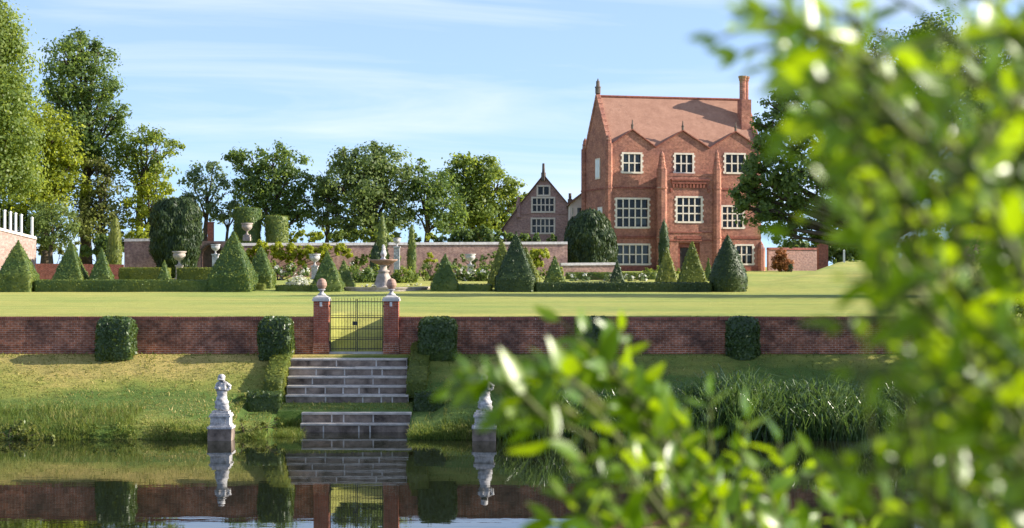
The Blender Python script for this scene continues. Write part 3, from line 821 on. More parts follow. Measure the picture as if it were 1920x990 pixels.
def crown_leaves_small(blobs, rng, dens, per, size, shell=.35):
    Cs, Ns = [], []
    for c, r in blobs:
        nc = max(5, int(dens * 12 * r * r)); d = unit(rng.normal(size=(nc, 3)))
        cc = np.array(c) + d * r * (shell + (1 - shell) * rng.random((nc, 1)) ** .6)
        off = rng.normal(size=(nc, per, 3)) * .5; rc = np.clip(r * .28, .08, .35)
        Cs.append((cc[:, None] + off * rc).reshape(-1, 3)); Ns.append((off + d[:, None] * .8 + rng.normal(size=off.shape) * .5 + [0, 0, .4]).reshape(-1, 3))
    C = np.concatenate(Cs); N = unit(np.concatenate(Ns))
    return leaf_quads(C, N, size * rng.uniform(.6, 1.3, len(C)), rng, .5)
leafy_bush('waterside_plant', 'bright leafy plants spilling over the water at the far left', 'plant', [(P(15, 815, 62.2), .35), (P(55, 812, 62.1), .36), (P(90, 822, 61.9), .25), (P(30, 800, 62.6), .35), (P(75, 835, 61.6), .15)], 'forb', 51, size=.075, dens=6)
leafy_bush('waterside_plant', 'dark weedy clump with seed heads on the left bank', 'plant', [(P(215, 803, 62.4), .26), (P(180, 806, 62.4), .2), (P(250, 805, 62.4), .22), (P(320, 800, 62.5), .25)], 'bankgrass', 52, size=.05, dens=5, stems=False)
leafy_bush('waterside_plant', 'green leafy clump at the water edge right of the left statue', 'plant', [(P(455, 795, 63), .24), (P(490, 800, 63), .22), (P(520, 795, 63.3), .24)], 'forb', 53, size=.05, dens=5)
leafy_bush('waterside_plant', 'pale flowering weed among the reeds on the right', 'plant', [(P(1610, 775, 63), .3), (P(1640, 790, 62.8), .3), (P(1590, 795, 62.5), .22)], 'bankgrass', 54, size=.05, dens=5, extra=('flower', .12))

# ------------------------------------------------------------------ the mansion
HA = math.radians(14.0); HX, HY, HZ = 9.05, 160.0, 5.75
ca, sa = math.cos(HA), math.sin(HA)
def U(px, v=0.0):
    k = (px - 960) / F
    return (k * (HY + v * ca) - HX + v * sa) / (ca - k * sa)
def Zh(py, u=6.0, v=0.0): return PZ(py, HY + u * sa + v * ca) - HZ

def wall_grid(mb, u0, u1, z0, z1, holes, v, m=0, depth=.24):
    """a wall in the plane y=v facing -y, with openings and their reveals"""
    us = sorted(set([u0, u1] + [h[0] for h in holes] + [h[1] for h in holes])); zs = sorted(set([z0, z1] + [h[2] for h in holes] + [h[3] for h in holes]))
    for a, b in zip(us[:-1], us[1:]):
        for c, d in zip(zs[:-1], zs[1:]):
            if any(h[0] <= (a + b) / 2 <= h[1] and h[2] <= (c + d) / 2 <= h[3] for h in holes): continue
            mb.poly([(a, v, c), (b, v, c), (b, v, d), (a, v, d)], m)
    for (a, b, c, d) in holes:
        w = v + depth
        mb.poly([(a, v, c), (a, w, c), (a, w, d), (a, v, d)], m); mb.poly([(b, w, c), (b, v, c), (b, v, d), (b, w, d)], m)
        mb.poly([(a, v, c), (b, v, c), (b, w, c), (a, w, c)], m); mb.poly([(a, w, d), (b, w, d), (b, v, d), (a, v, d)], m)

def stone_window(root, hole, v, cols, rows, blinds=(), name='window', quoins=True, mat='cream_stone', label=None, bl_part=1.0):
    a, b, c, d = hole; w = 0.17
    mb = MB(); y0, y1 = v - .045, v + .12
    mb.box(a - w, a, y0, y1, c - w, d + w); mb.box(b, b + w, y0, y1, c - w, d + w)
    mb.box(a, b, y0, y1, d, d + w); mb.box(a, b, y0 - .03, y1, c - w, c)
    if quoins:
        zz = c - w + .05; i = 0
        while zz < d + w - .2:
            if i % 2 == 0:
                mb.box(a - w - .11, a - w, y0, v + .01, zz, zz + .2); mb.box(b + w, b + w + .11, y0, v + .01, zz, zz + .2)
            zz += .26; i += 1
    mu = .115
    xs_ = [a + (b - a) * i / cols for i in range(1, cols)]
    zs_ = [c + (d - c) * i / rows for i in range(1, rows)]
    for x in xs_: mb.box(x - mu / 2, x + mu / 2, v + .01, v + .13, c, d)
    for z in zs_:
        e = [a] + xs_ + [b]
        for i in range(cols):
            mb.box(e[i] + (mu / 2 if i else 0), e[i + 1] - (mu / 2 if i < cols - 1 else 0), v + .015, v + .125, z - mu / 2, z + mu / 2)
    f = mb.build(name, M[mat], root)
    if label: f['label'] = label
    p = MB(); p.box(a, b, v + .14, v + .16, c, d); p.build('pane', M['glass'], f)
    if blinds:
        q = MB(); e = [a] + xs_ + [b]; g = [c] + zs_ + [d]
        for (i, j) in blinds: q.box(e[i] + .01, e[i + 1] - .01, v + .19, v + .21, g[j] + (g[j+1]-g[j]) * (1 - bl_part), g[j + 1])
        q.build('blind', M['blind'], f)
    r = MB(); r.box(a - .05, b + .05, v + .75, v + .78, c - .05, d + .05); r.build('room_shade', M['room_shade'], f)  # dark panel behind the glass; its colour stands for the unlit interior
    return f

def octa(mb, x, y, r, z0, z1, m=0, r2=None, n=8): mb.lathe([(r, z0), (r2 or r, z1)], c=(x, y, 0), n=n, rot=math.pi / 8, m=m)

house = thing('brick_mansion', (HX, HY, HZ), 'tall red brick Tudor mansion with three small gables and a steep tiled roof', 'house', rz=HA)
uE = U(1427); DEP = 7.76
zV = Zh(277); zR = Zh(184, 6, 3.9); VR = DEP / 2
gz = Zh(246); gab = [(0.0, U(1229)), (U(1229), U(1330)), (U(1330), uE)]
def hole(p0, p1, q0, q1, v=0.0):
    um = U((p0 + p1) / 2, v); return (U(p0, v), U(p1, v), Zh(q1, um, v), Zh(q0, um, v))
top_w = [hole(1169, 1201, 289, 322), hole(1267, 1298, 290, 323), hole(1361, 1395, 290, 323)]
mid_w = [hole(1157, 1214, 374, 425), hole(1355, 1392, 388, 426)]
bot_w = [hole(1157, 1216, 460, 494), hole(1381, 1410, 461, 494)]
BV = -0.95
bu0, bu1 = U(1240, BV), U(1345, BV); zBay = Zh(330, 7, BV)
bay_w = hole(1270, 1314, 371, 415, BV); door = hole(1272, 1312, 455, 512, BV); door = (door[0], door[1], 0.25, door[3])
mb = MB()
wall_grid(mb, 0, uE, -.6, zV, top_w + mid_w + bot_w, 0.0)
mb.poly([(0, DEP, -.6), (0, 0, -.6), (0, 0, zV), (0, VR, zR), (0, DEP, zV)]); mb.poly([(uE, 0, -.6), (uE, DEP, -.6), (uE, DEP, zV), (uE, VR, zR), (uE, 0, zV)])
mb.poly([(uE, DEP, -.6), (0, DEP, -.6), (0, DEP, zV), (uE, DEP, zV)])
for (a, b) in gab: mb.poly([(a, 0, zV), (b, 0, zV), ((a + b) / 2, 0, gz)])
mb.build('wall', M['house_brick'], house)
mb = MB(); wall_grid(mb, bu0, bu1, -.6, zBay, [bay_w, door], BV, depth=.35)
mb.poly([(bu0, 0, -.6), (bu0, BV, -.6), (bu0, BV, zBay), (bu0, 0, zBay)]); mb.poly([(bu1, BV, -.6), (bu1, 0, -.6), (bu1, 0, zBay), (bu1, BV, zBay)])
mb.poly([(bu0, BV, zBay), (bu1, BV, zBay), (bu1, 0, zBay), (bu0, 0, zBay)])
mb.build('porch_bay', M['house_brick'], house)
# string courses and plinth, each length a part
def strip(name, x0, x1, y0, y1, z0, z1, mat='red_brick'):
    mb = MB(); mb.box(x0, x1, y0, y1, z0, z1); return mb.build(name, M[mat], house)
for py, t in ((355, .16), (447, .2)):
    z = Zh(py); strip('string_course', .35, bu0 - .3, -.07, -.002, z, z + t); strip('string_course', bu1 + .3, uE, -.07, -.002, z, z + t)
for py, t in ((437, .14), (452, .12)):
    z = Zh(py, 7, BV); strip('string_course', bu0 + .3, bu1 - .3, BV - .07, BV - .002, z, z + t)
strip('plinth', .3, bu0 - .3, -.14, -.003, -.6, .55); strip('plinth', bu1 + .3, uE - .2, -.14, -.003, -.6, .55)
# corbelled cornice of the bay
z = Zh(353, 7, BV); mb = MB(); a, b = U(1259, BV), U(1329, BV)
mb.box(a, b, BV - .16, BV - .003, z + .42, z + .72); mb.box(a - .06, b + .06, BV - .24, BV - .003, z + .722, z + .86)
k = 11
for i in range(k):
    x = a + (b - a) * (i + .5) / k; mb.box(x - .09, x + .09, BV - .13, BV - .003, z + .05, z + .418)
mb.box(a - .12, a + .1, BV - .1, BV - .004, z - .35, z + .03); mb.box(b - .1, b + .12, BV - .1, BV - .004, z - .35, z + .03)
mb.build('cornice', M['red_brick'], house)
# bay parapet with small battlement bumps
mb = MB(); mb.box(bu0 + .4, bu1 - .4, BV - .04, BV + .2, zBay, zBay + .25); mb.build('parapet', M['house_brick'], house)
mb = MB(); z = door[3]
mb.box(door[0] - .2, door[1] + .2, BV - .06, BV - .003, z + .35, z + .62); mb.build('door_lintel', M['red_brick'], house)
mb = MB(); a = door
mb.box(a[0] + .25, a[1] - .25, BV + .36, BV + .42, .25, a[3] - .45)
dr = mb.build('door', M['door_wood'], house)
mb = MB(); mb.box(a[0], a[0] + .25, BV + .28, BV + .46, .25, a[3]); mb.box(a[1] - .25, a[1], BV + .28, BV + .46, .25, a[3]); mb.box(a[0] + .25, a[1] - .25, BV + .28, BV + .46, a[3] - .45, a[3])
mb.build('door_frame', M['red_brick'], dr)

stone_window(house, top_w[0], 0, 3, 2, [(0, 0), (1, 0), (0, 1), (1, 1), (2, 1)])
stone_window(house, top_w[1], 0, 3, 2); stone_window(house, top_w[2], 0, 3, 2)
stone_window(house, mid_w[0], 0, 5, 3, [(3, 0), (4, 0)], bl_part=.75); stone_window(house, mid_w[1], 0, 4, 3)
stone_window(house, bay_w, BV, 4, 3)
stone_window(house, bot_w[0], 0, 5, 2, [(i, j) for i in range(5) for j in range(2) if (i, j) != (2, 0)]); stone_window(house, bot_w[1], 0, 3, 2, [(0, 1), (1, 1)], bl_part=.5)

# turrets flanking the porch bay, corner turrets; each with its pinnacle
def turret(u, v, r, ztop, pin, step=None):
    mb = MB(); octa(mb, u, v, r, -.6, .5, r2=r); octa(mb, u, v, r * .9, .5, ztop - (.0 if step is None else step))
    for zz in (Zh(447), Zh(355)):
        if zz < ztop - .5: octa(mb, u, v, r * 1.02, zz, zz + .16)
    t = mb.build('turret', M['house_brick'], house)
    mb = MB(); z = ztop - (0 if step is None else step); rr = r * .9
    n = 5 if step else 2
    for i in range(n):
        h = pin / n; octa(mb, u, v, rr * (1.0 - .02 * i), z + .02, z + h * .3); rr *= .86 if step else .75
        octa(mb, u, v, rr, z + h * .3 + .003, z + h, r2=rr * .9); z += h
    octa(mb, u, v, rr * .8, z, z + .25, r2=.03)
    mb.build('pinnacle', M['house_brick'], t)
turret(bu0 + .05, BV, .55, Zh(318, 5, BV), Zh(288) - Zh(318), 0.0001)
turret(bu1 - .05, BV, .46, Zh(318, 10, BV), Zh(286) - Zh(318), 0.0001)
turret(0.0, 0.0, .42, zV + .2, .7)
turret(0.0, DEP, .42, Zh(283, 0, DEP), 1.0)
turret(uE, 0.0, .42, Zh(465, uE), 0.4)

# main roof with the three little gable roofs running back into it
mb = MB(); ov = .1; zE = zV - ov * (zR - zV) / VR
def vback(z): return VR * (z - zV) / (zR - zV)
fr = [(0.3, 0, zV)]
mb.poly([(.3, .02, zV + .03), (uE - .3, .02, zV + .03), (uE - .3, VR, zR + .02), (.3, VR, zR + .02)])
mb.poly([(uE - .3, DEP + .1, zE), (.3, DEP + .1, zE), (.3, VR, zR + .02), (uE - .3, VR, zR + .02)])
for (a, b) in gab:
    c = (a + b) / 2; B = (c, vback(gz + .06) + .05, gz + .06); A = (c, -.12, gz + .06); L = (a, -.12, zV + .02); R = (b, -.12, zV + .02); L2 = (a, .1, zV + .02); R2 = (b, .1, zV + .02)
    mb.poly([L, A, B, L2]); mb.poly([A, R, R2, B])
rf = mb.build('roof', M['roof_tile'], house)
mb = MB(); mb.tube([(.3, VR, zR + .05), (uE - .3, VR, zR + .05)], .13, 8); mb.build('ridge', M['red_brick'], rf)
mb = MB()
for (a, b) in gab:
    c = (a + b) / 2
    for e, s_ in ((a, 1), (b, -1)):
        q = [(e, -.16, zV - .02), (c, -.16, gz + .04), (c, -.16, gz + .16), (e, -.16, zV + .10), (e, -.004, zV - .02), (c, -.004, gz + .04), (c, -.004, gz + .16), (e, -.004, zV + .10)]
        mb.faces(q, [(0,1,2,3),(4,7,6,5),(0,3,7,4),(1,5,6,2),(3,2,6,7),(0,4,5,1)])
mb.build('gable_coping', M['red_brick'], rf)
for (a, b) in gab:
    c = (a + b) / 2; mb = MB(); octa(mb, c, -.08, .11, gz + .14, gz + .45); octa(mb, c, -.08, .14, gz + .455, gz + .55); octa(mb, c, -.08, .075, gz + .553, gz + 1.0, r2=.04); mb.build('gable_finial', M['dark_stone'], rf)
# end gable parapets standing above the tiles
for u0, u1, nm in ((-.06, .34, 0), (uE - .34, uE + .06, 1)):
    mb = MB(); p = .42; steps = 9
    for sgn in (0, 1):
        for i in range(steps):
            f0, f1 = i / steps, (i + 1) / steps
            v0, v1 = (VR * f0, VR * f1) if sgn == 0 else (DEP - VR * f0, DEP - VR * f1)
            z0, z1 = zV + (zR - zV) * f0, zV + (zR - zV) * f1
            q = [(u0, v0, z0 - .3), (u1, v0, z0 - .3), (u1, v1, z1 - .3), (u0, v1, z1 - .3), (u0, v0, z0 + p), (u1, v0, z0 + p), (u1, v1, z1 + p * .8), (u0, v1, z1 + p * .8)]
            mb.faces(q, [(0,3,2,1),(4,5,6,7),(0,1,5,4),(1,2,6,5),(2,3,7,6),(3,0,4,7)])
    mb.build('gable_parapet', M['house_brick'], house)
mb = MB(); zt = zR + .3; octa(mb, .14, VR, .26, zt, zt + .55); octa(mb, .14, VR, .30, zt + .553, zt + .66); octa(mb, .14, VR, .19, zt + .663, zt + 1.2, r2=.17); octa(mb, .14, VR, .10, zt + 1.2, zt + 1.45, r2=.03)
mb.build('gable_finial', M['dark_stone'], house)
VC = 2.0; uc = U(1396, VC); zc = Zh(143, 15, VC)
mb = MB(); mb.box(uc - .5, uc + .5, VC - .5, VC + .6, zR - 5.5, zR - .15)
for dx, dv in ((-.22, -.05), (.25, .4)):
    octa(mb, uc + dx, VC + dv, .30, zR - .147, zc - .45); octa(mb, uc + dx, VC + dv, .36, zc - .447, zc - .2); octa(mb, uc + dx, VC + dv, .41, zc - .197, zc)
mb.build('chimney', M['house_brick'], house)
# windows in the left end wall (turned to face -x)
for py0, py1, vv in ((297, 336, 3.4), (388, 405, 2.6)):
    z0, z1 = Zh(py1, 0, vv), Zh(py0, 0, vv); mb = MB()
    mb.box(-.06, -.004, vv - .75, vv + .75, z0, z1); f = mb.build('window', M['cream_stone'], house)
    mb = MB(); mb.box(-.075, -.062, vv - .6, vv - .05, z0 + .15, z1 - .15); mb.box(-.075, -.062, vv + .05, vv + .6, z0 + .15, z1 - .15); mb.build('pane', M['blind'], f)
for zz in (Zh(355), Zh(447)): strip('string_course', -.07, -.003, .4, DEP - .4, zz, zz + .15)

# ------------------------------------------------------------------ the lower gabled house on the left of the mansion
D2 = 176.0; b2 = 5.9
def X2(px): return PX(px, D2) - PX(1019, D2)
def Z2(py): return PZ(py, D2) - b2
lodge = thing('gabled_house', (PX(1019, D2), D2, b2), 'lower brick house with one steep gable beside the mansion', 'house')
apex = (0, Z2(330)); le = (X2(974), Z2(386)); re = (X2(1067), Z2(386)); cat_ = (X2(944), Z2(428))
lw = [(X2(1009), X2(1029), Z2(365), Z2(350)), (X2(999), X2(1038), Z2(396), Z2(372)), (X2(998), X2(1038), Z2(436), Z2(411))]
# wall: a grid up to the eaves then the gable around the upper windows
mb = MB(); zc_ = le[1]
wall_grid(mb, le[0], re[0], -.5, zc_, [(w[0], w[1], w[2], min(w[3], zc_)) for w in lw if w[2] < zc_], 0)
def xl_(z): return le[0] + (0 - le[0]) * (z - le[1]) / (apex[1] - le[1])
def xr_(z): return re[0] + (0 - re[0]) * (z - re[1]) / (apex[1] - re[1])
cuts = sorted(set([zc_, lw[1][3], lw[0][2], lw[0][3], apex[1]]))
for z0, z1 in zip(cuts[:-1], cuts[1:]):
    hs = [w for w in lw if w[2] <= (z0 + z1) / 2 <= w[3]]
    if hs:
        w = hs[0]
        mb.poly([(xl_(z0), 0, z0), (w[0], 0, z0), (w[0], 0, z1), (xl_(z1), 0, z1)]); mb.poly([(w[1], 0, z0), (xr_(z0), 0, z0), (xr_(z1), 0, z1), (w[1], 0, z1)])
    else: mb.poly([(xl_(z0), 0, z0), (xr_(z0), 0, z0), (xr_(z1), 0, z1), (xl_(z1), 0, z1)])
LD = 14
mb.poly([(cat_[0], 0, -.5), (le[0], 0, -.5), (le[0], 0, le[1]), (cat_[0], 0, cat_[1])])
mb.poly([(re[0], 0, -.5), (re[0], LD, -.5), (re[0], LD, re[1]), (re[0], 0, re[1])]); mb.poly([(cat_[0], LD, -.5), (cat_[0], 0, -.5), (cat_[0], 0, cat_[1]), (cat_[0], LD, cat_[1])])
mb.poly([(re[0], LD, -.5), (cat_[0], LD, -.5), (cat_[0], LD, cat_[1]), (le[0], LD, le[1]), (0, LD, apex[1]), (re[0], LD, re[1])])
mb.build('wall', M['gable_brick'], lodge)
mb = MB(); t = .14; o_ = .25
def slab(p0, p1):
    (xa, za), (xb, zb) = p0, p1
    q = [(xa, -o_, za), (xb, -o_, zb), (xb, LD, zb), (xa, LD, za), (xa, -o_, za + t), (xb, -o_, zb + t), (xb, LD, zb + t), (xa, LD, za + t)]
    mb.faces(q, [(0,3,2,1),(4,5,6,7),(0,1,5,4),(1,2,6,5),(2,3,7,6),(3,0,4,7)])
slab((le[0] - .05, le[1] + .0), (-.003, apex[1] + .06)); slab((.003, apex[1] + .06), (re[0] + .25, re[1] - .3)); slab((cat_[0] - .2, cat_[1] - .2), (le[0] - .06, le[1] - .05))
rf2 = mb.build('roof', M['dark_tile'], lodge)
mb = MB(); octa(mb, 0, -.05, .26, apex[1] - .5, apex[1] + .35); octa(mb, 0, -.05, .17, apex[1] + .353, apex[1] + 1.3, r2=.13); mb.build('gable_finial', M['dark_stone'], lodge)
mb = MB(); octa(mb, re[0] + .1, 0, .26, re[1] - .9, re[1] + .7); octa(mb, re[0] + .1, 0, .16, re[1] + .703, re[1] + 1.3); mb.build('gable_finial', M['dark_stone'], lodge)
mb = MB(); octa(mb, le[0] - .1, 0, .26, le[1] - 1.2, le[1] + .4); octa(mb, le[0] - .1, 0, .16, le[1] + .403, le[1] + .9); mb.build('gable_finial', M['gable_brick'], lodge)
for xa_, xb_ in ((le[0], -1.3), (1.3, re[0] - .1)):
    mb = MB(); z = Z2(402); mb.box(xa_, xb_, -.06, -.003, z, z + .16); mb.build('string_course', M['gable_brick'], lodge)
stone_window(lodge, lw[0], 0, 2, 1, quoins=False, mat='cream_stone')
stone_window(lodge, lw[1], 0, 5, 2, quoins=False)
stone_window(lodge, lw[2], 0, 5, 2, [(i, 0) for i in range(5)] + [(i, 1) for i in range(1, 4)], quoins=False, bl_part=.85)

D3 = 170.0
wing = thing('link_wing', (PX(1090, D3), D3, 5.8), 'pale rendered wing with sloping dark roof joining the gabled house to the mansion', 'house')
xa, xb = PX(1069, D3) - PX(1090, D3), PX(1150, D3) - PX(1090, D3)
za, zb = PZ(383, D3) - 5.8, PZ(352, D3) - 5.8; xm = PX(1110, D3) - PX(1090, D3)
mb = MB(); mb.poly([(xa, 0, -.5), (xb, 0, -.5), (xb, 0, za), (xm, 0, zb), (xa, 0, za)]); mb.poly([(xa, 8, -.5), (xa, 0, -.5), (xa, 0, za), (xa, 8, za)]); mb.poly([(xb, 8, -.5), (xa, 8, -.5), (xa, 8, za), (xm, 8, zb), (xb, 8, za)])
mb.build('wall', M['plaster'], wing)
mb = MB()
for (x0, z0, x1, z1) in ((xa - .2, za - .1, xm - .003, zb + .08), (xm + .003, zb + .08, xb, za + .02)):
    q = [(x0, -.3, z0), (x1, -.3, z1), (x1, 8, z1), (x0, 8, z0), (x0, -.3, z0 + .22), (x1, -.3, z1 + .22), (x1, 8, z1 + .22), (x0, 8, z0 + .22)]
    mb.faces(q, [(0,3,2,1),(4,5,6,7),(0,1,5,4),(1,2,6,5),(2,3,7,6),(3,0,4,7)])
mb.build('roof', M['dark_tile'], wing)
for p0, p1 in ((1072, 1076), (1081, 1092)):
    mb = MB(); x0, x1 = PX(p0, D3) - PX(1090, D3), PX(p1, D3) - PX(1090, D3); mb.box(x0, x1, -.05, -.003, PZ(405, D3) - 5.8, PZ(388, D3) - 5.8); w_ = mb.build('window', M['cream_stone'], wing)
    mb = MB(); mb.box(x0 + .08, x1 - .08, -.07, -.052, PZ(404, D3) - 5.8 + .03, PZ(389, D3) - 5.8 - .03); mb.build('pane', M['glass'], w_)

# ------------------------------------------------------------------ garden walls and stone ornaments
def wall_seg(name, label, p0, D0, p1, D1, top0, top1, base, thick, mat, coping=None, cat='wall', group=None):
    a, b = np.array([PX(p0, D0), D0]), np.array([PX(p1, D1), D1]); L = np.linalg.norm(b - a); ang = math.atan2(b[1] - a[1], b[0] - a[0])
    root = thing(name, (a[0], a[1], base), label, cat, group, rz=ang)
    z0, z1 = PZ(top0, D0) - base, PZ(top1, D1) - base
    mb = MB(); q = [(0,0,-.4),(L,0,-.4),(L,thick,-.4),(0,thick,-.4),(0,0,z0),(L,0,z1),(L,thick,z1),(0,thick,z0)]
    mb.faces(q, [(0,3,2,1),(4,5,6,7),(0,1,5,4),(1,2,6,5),(2,3,7,6),(3,0,4,7)]); mb.build('brickwork', M[mat], root)
    if coping:
        mb = MB(); q = [(0,-.08,z0+.003),(L,-.08,z1+.003),(L,thick+.08,z1+.003),(0,thick+.08,z0+.003),(0,-.0,z0+.22),(L,-.0,z1+.22),(L,thick,z1+.22),(0,thick,z0+.22)]
        mb.faces(q, [(0,3,2,1),(4,5,6,7),(0,1,5,4),(1,2,6,5),(2,3,7,6),(3,0,4,7)]); mb.build('coping', M[coping], root)
    return root
wall_seg('garden_wall', 'long pale pink brick wall behind the fountain and topiary', 426, 137, 1064, 142.5, 461, 458, 4.7, .4, 'old_brick', 'grey_stone')
wall_seg('garden_wall', 'ruined grey pink wall between the thin column tree and the dark yew', 233, 137, 362, 137, 453, 451, 4.7, .5, 'old_brick', 'grey_stone')
wall_seg('low_wall', 'low red brick wall between the left pyramid bushes', 66, 127, 232, 128, 494, 496, 4.4, .35, 'red_brick')
wall_seg('low_wall', 'low pale parapet wall in front of the round dark yew', 1052, 140, 1156, 141, 498, 497, 4.6, .4, 'old_brick', 'grey_stone')
wall_seg('low_wall', 'brick wall behind the orange shrub right of the mansion', 1441, 172, 1548, 174, 468, 469, 5.2, .4, 'gable_brick', 'coping_brick')
# archway: a brick wall with an arched opening
aw = thing('brick_archway', (PX(363, 137), 137, 4.6), 'brick wall with a dark arched opening right of the dark yew', 'archway')
L = PX(425, 137) - PX(363, 137); zt = PZ(452, 137) - 4.6; mb = MB(); cx_, r_ = L * .56, .92; zs_ = PZ(480, 137) - 4.6
arc = [(cx_ - r_ * math.cos(t), zs_ + r_ * math.sin(t)) for t in np.linspace(0, math.pi, 15)]
out_ = [(0, -.4), (cx_ - r_, -.4)] + arc + [(cx_ + r_, -.4), (L, -.4), (L, zt), (0, zt)]
def arch_side(y, flip):
    mb.poly([(0, y, -.4), (cx_ - r_, y, -.4), (cx_ - r_, y, zs_), (0, y, zs_)]); mb.poly([(cx_ + r_, y, -.4), (L, y, -.4), (L, y, zs_), (cx_ + r_, y, zs_)])
    mb.poly([(0, y, zs_), (cx_ - r_, y, zs_), (cx_ - r_, y, zt), (0, y, zt)]); mb.poly([(cx_ + r_, y, zs_), (L, y, zs_), (L, y, zt), (cx_ + r_, y, zt)])
    for (xa_, za_), (xb_, zb_) in zip(arc[:-1], arc[1:]): mb.poly([(xa_, y, za_), (xb_, y, zb_), (xb_, y, zt), (xa_, y, zt)])
arch_side(0, 0); arch_side(.9, 1)
for (xa_, za_), (xb_, zb_) in zip([(cx_ - r_, -.4)] + arc[:-1] + [arc[-1]], arc + [(cx_ + r_, -.4)]): mb.poly([(xa_, 0, za_), (xa_, .9, za_), (xb_, .9, zb_), (xb_, 0, zb_)])
mb.poly([(0, 0, zt), (L, 0, zt), (L, .9, zt), (0, .9, zt)]); mb.build('brickwork', M['gable_brick'], aw)
mb = MB()
for i in range(14):
    t0, t1 = math.pi * i / 14, math.pi * (i + 1) / 14
    q = [(cx_ - rr * math.cos(t), y, zs_ + rr * math.sin(t)) for y in (-.05, -.003) for rr in (r_ * .98, r_ * 1.16) for t in (t0 + .02, t1 - .02)]
    mb.faces(q, [(0,1,3,2),(4,6,7,5),(0,4,5,1),(2,3,7,6),(0,2,6,4),(1,5,7,3)])
mb.build('arch_ring', M['dark_stone'], aw)
mb = MB(); mb.box(.2, L - .2, .95, 1.0, -.4, zt - .3); mb.build('arch_shade', M['dark_stone'], aw)  # dark panel closing the arch; shade behind the opening put into its colour
mb = MB(); mb.box(PX(389, 143), PX(399, 143), 143, 143.6, 4.8, PZ(418, 143)); mb.box(PX(388, 143), PX(400, 143), 142.95, 143.65, PZ(418, 143), PZ(416, 143))
tag(mb.build('brick_pillar', M['pier_brick']), 'short red brick pillar standing above the archway beside the dark yew', 'pillar')

def urn(px, py0, py1, D, label, mat='pale_stone', on=None):
    x = PX(px, D); z1 = PZ(py0, D); z0 = hz(x, D) if on is None else on; hgt = PZ(py0, D) - PZ(py1, D)
    root = thing('stone_urn', (x, D, z0), label, 'urn', 'stone urns of the parterre')
    pz = z1 - hgt - z0; s = hgt
    mb = MB(); mb.box(-.30, .30, -.30, .30, -.2, .15); mb.box(-.22, .22, -.22, .22, .15, max(.2, pz - .1)); mb.box(-.28, .28, -.28, .28, max(.2, pz - .1), max(.3, pz)); mb.build('pedestal', M[mat], root)
    mb = MB(); mb.lathe([(.16 * s, 0), (.16 * s, .06 * s), (.07 * s, .12 * s), (.08 * s, .3 * s), (.30 * s, .42 * s), (.44 * s, .6 * s), (.46 * s, .78 * s), (.40 * s, .84 * s), (.52 * s, .92 * s), (.52 * s, s), (.44 * s, s), (.3 * s, .9 * s)], c=(0, 0, max(.3, pz)), n=20)
    mb.build('bowl', M[mat], root, True)
    return root
urn(336, 471, 497, 130, 'pale stone urn on a pedestal in front of the weeping yew', 'fountain_stone')
urn(590, 476, 498, 131, 'pale stone urn below the lime green vine', 'pale_stone')
urn(882, 476, 496, 132, 'grey stone urn against the brick wall right of the fountain', 'grey_stone')
urn(404, 458, 476, 130, 'pale urn in front of the dark archway', 'pale_stone')
urn(744, 446, 462, 131, 'stone urn raised on a tall slim pedestal behind the fountain', 'pale_stone')
urn(463, 425, 447, 140.5, 'stone urn on the wall in front of the large clipped drum', 'fountain_stone', on=PZ(447, 140.5))

FD = 118.0; fx = PX(719, FD)
fo = thing('stone_fountain', (fx, FD, 4.70), 'tiered pale stone fountain with a wide bowl in a round pool', 'fountain')
mb = MB(); mb.lathe([(3.28, -.2), (3.28, .10), (3.34, .12), (3.34, .22), (2.95, .22), (2.95, .0), (2.9, -.1)], n=48); mb.build('pool_rim', M['fountain_stone'], fo)
mb = MB(); mb.lathe([(.1, .08), (2.94, .08)], n=48); mb.lathe([(2.94, .079), (.1, .079)], n=48); mb.build('pool_water', M['glass'], fo)
mb = MB(); mb.lathe([(.92, -.1), (.92, .18), (.72, .2), (.66, .35), (.50, .6), (.46, .85), (.36, 1.05), (.33, 1.2), (.42, 1.24), (.42, 1.33), (.27, 1.38), (.23, 1.6), (.30, 1.72)], n=24, wob=lambda t, z: .14 * math.sin(4 * t) * (1 if .2 < z < 1.15 else 0)); mb.build('pedestal', M['fountain_stone'], fo, True)
mb = MB(); mb.lathe([(.26, 1.70), (.45, 1.76), (.74, 1.88), (.92, 2.0), (.98, 2.04), (.98, 2.10), (.88, 2.10), (.6, 1.98), (.2, 1.95)], n=36); mb.build('bowl', M['terracotta'], fo, True)
mb = MB(); mb.lathe([(.2, 1.94), (.22, 2.12), (.13, 2.2), (.12, 2.3), (.19, 2.36), (.21, 2.5), (.16, 2.66), (.12, 2.76), (.15, 2.84), (.10, 2.92), (.11, 3.02), (.07, 3.1), (.01, 3.14)], n=16, wob=lambda t, z: .18 * math.sin(3 * t + z * 5)); mb.build('finial', M['pale_stone'], fo, True)

# stair wall with white posts at the far left
sw = wall_seg('stair_wall', 'pale pink brick stair wall with a row of white posts at the far left', -90, 127, 68, 134, 410, 449, 4.3, .5, 'stair_brick', 'cream_stone')
La = np.linalg.norm(np.array([PX(68, 134) - PX(-90, 127), 7.0]))
za_, zb_ = PZ(410, 127) - 4.3, PZ(449, 134) - 4.3
for i, px in enumerate((-40, -27, -14, -1, 11, 22, 32, 43, 64)):
    f = (px + 90) / 158.0; mb = MB(); z = za_ + (zb_ - za_) * f + .2
    mb.box(-.075, .075, -.075, .075, 0, 1.42); mb.box(-.1, .1, -.1, .1, 1.423, 1.48); mb.lathe([(.12, 1.48), (.02, 1.56)], n=4, rot=math.pi / 4)
    p = mb.build('post', M['white_paint'], sw); p.location = (La * f, .25, z)
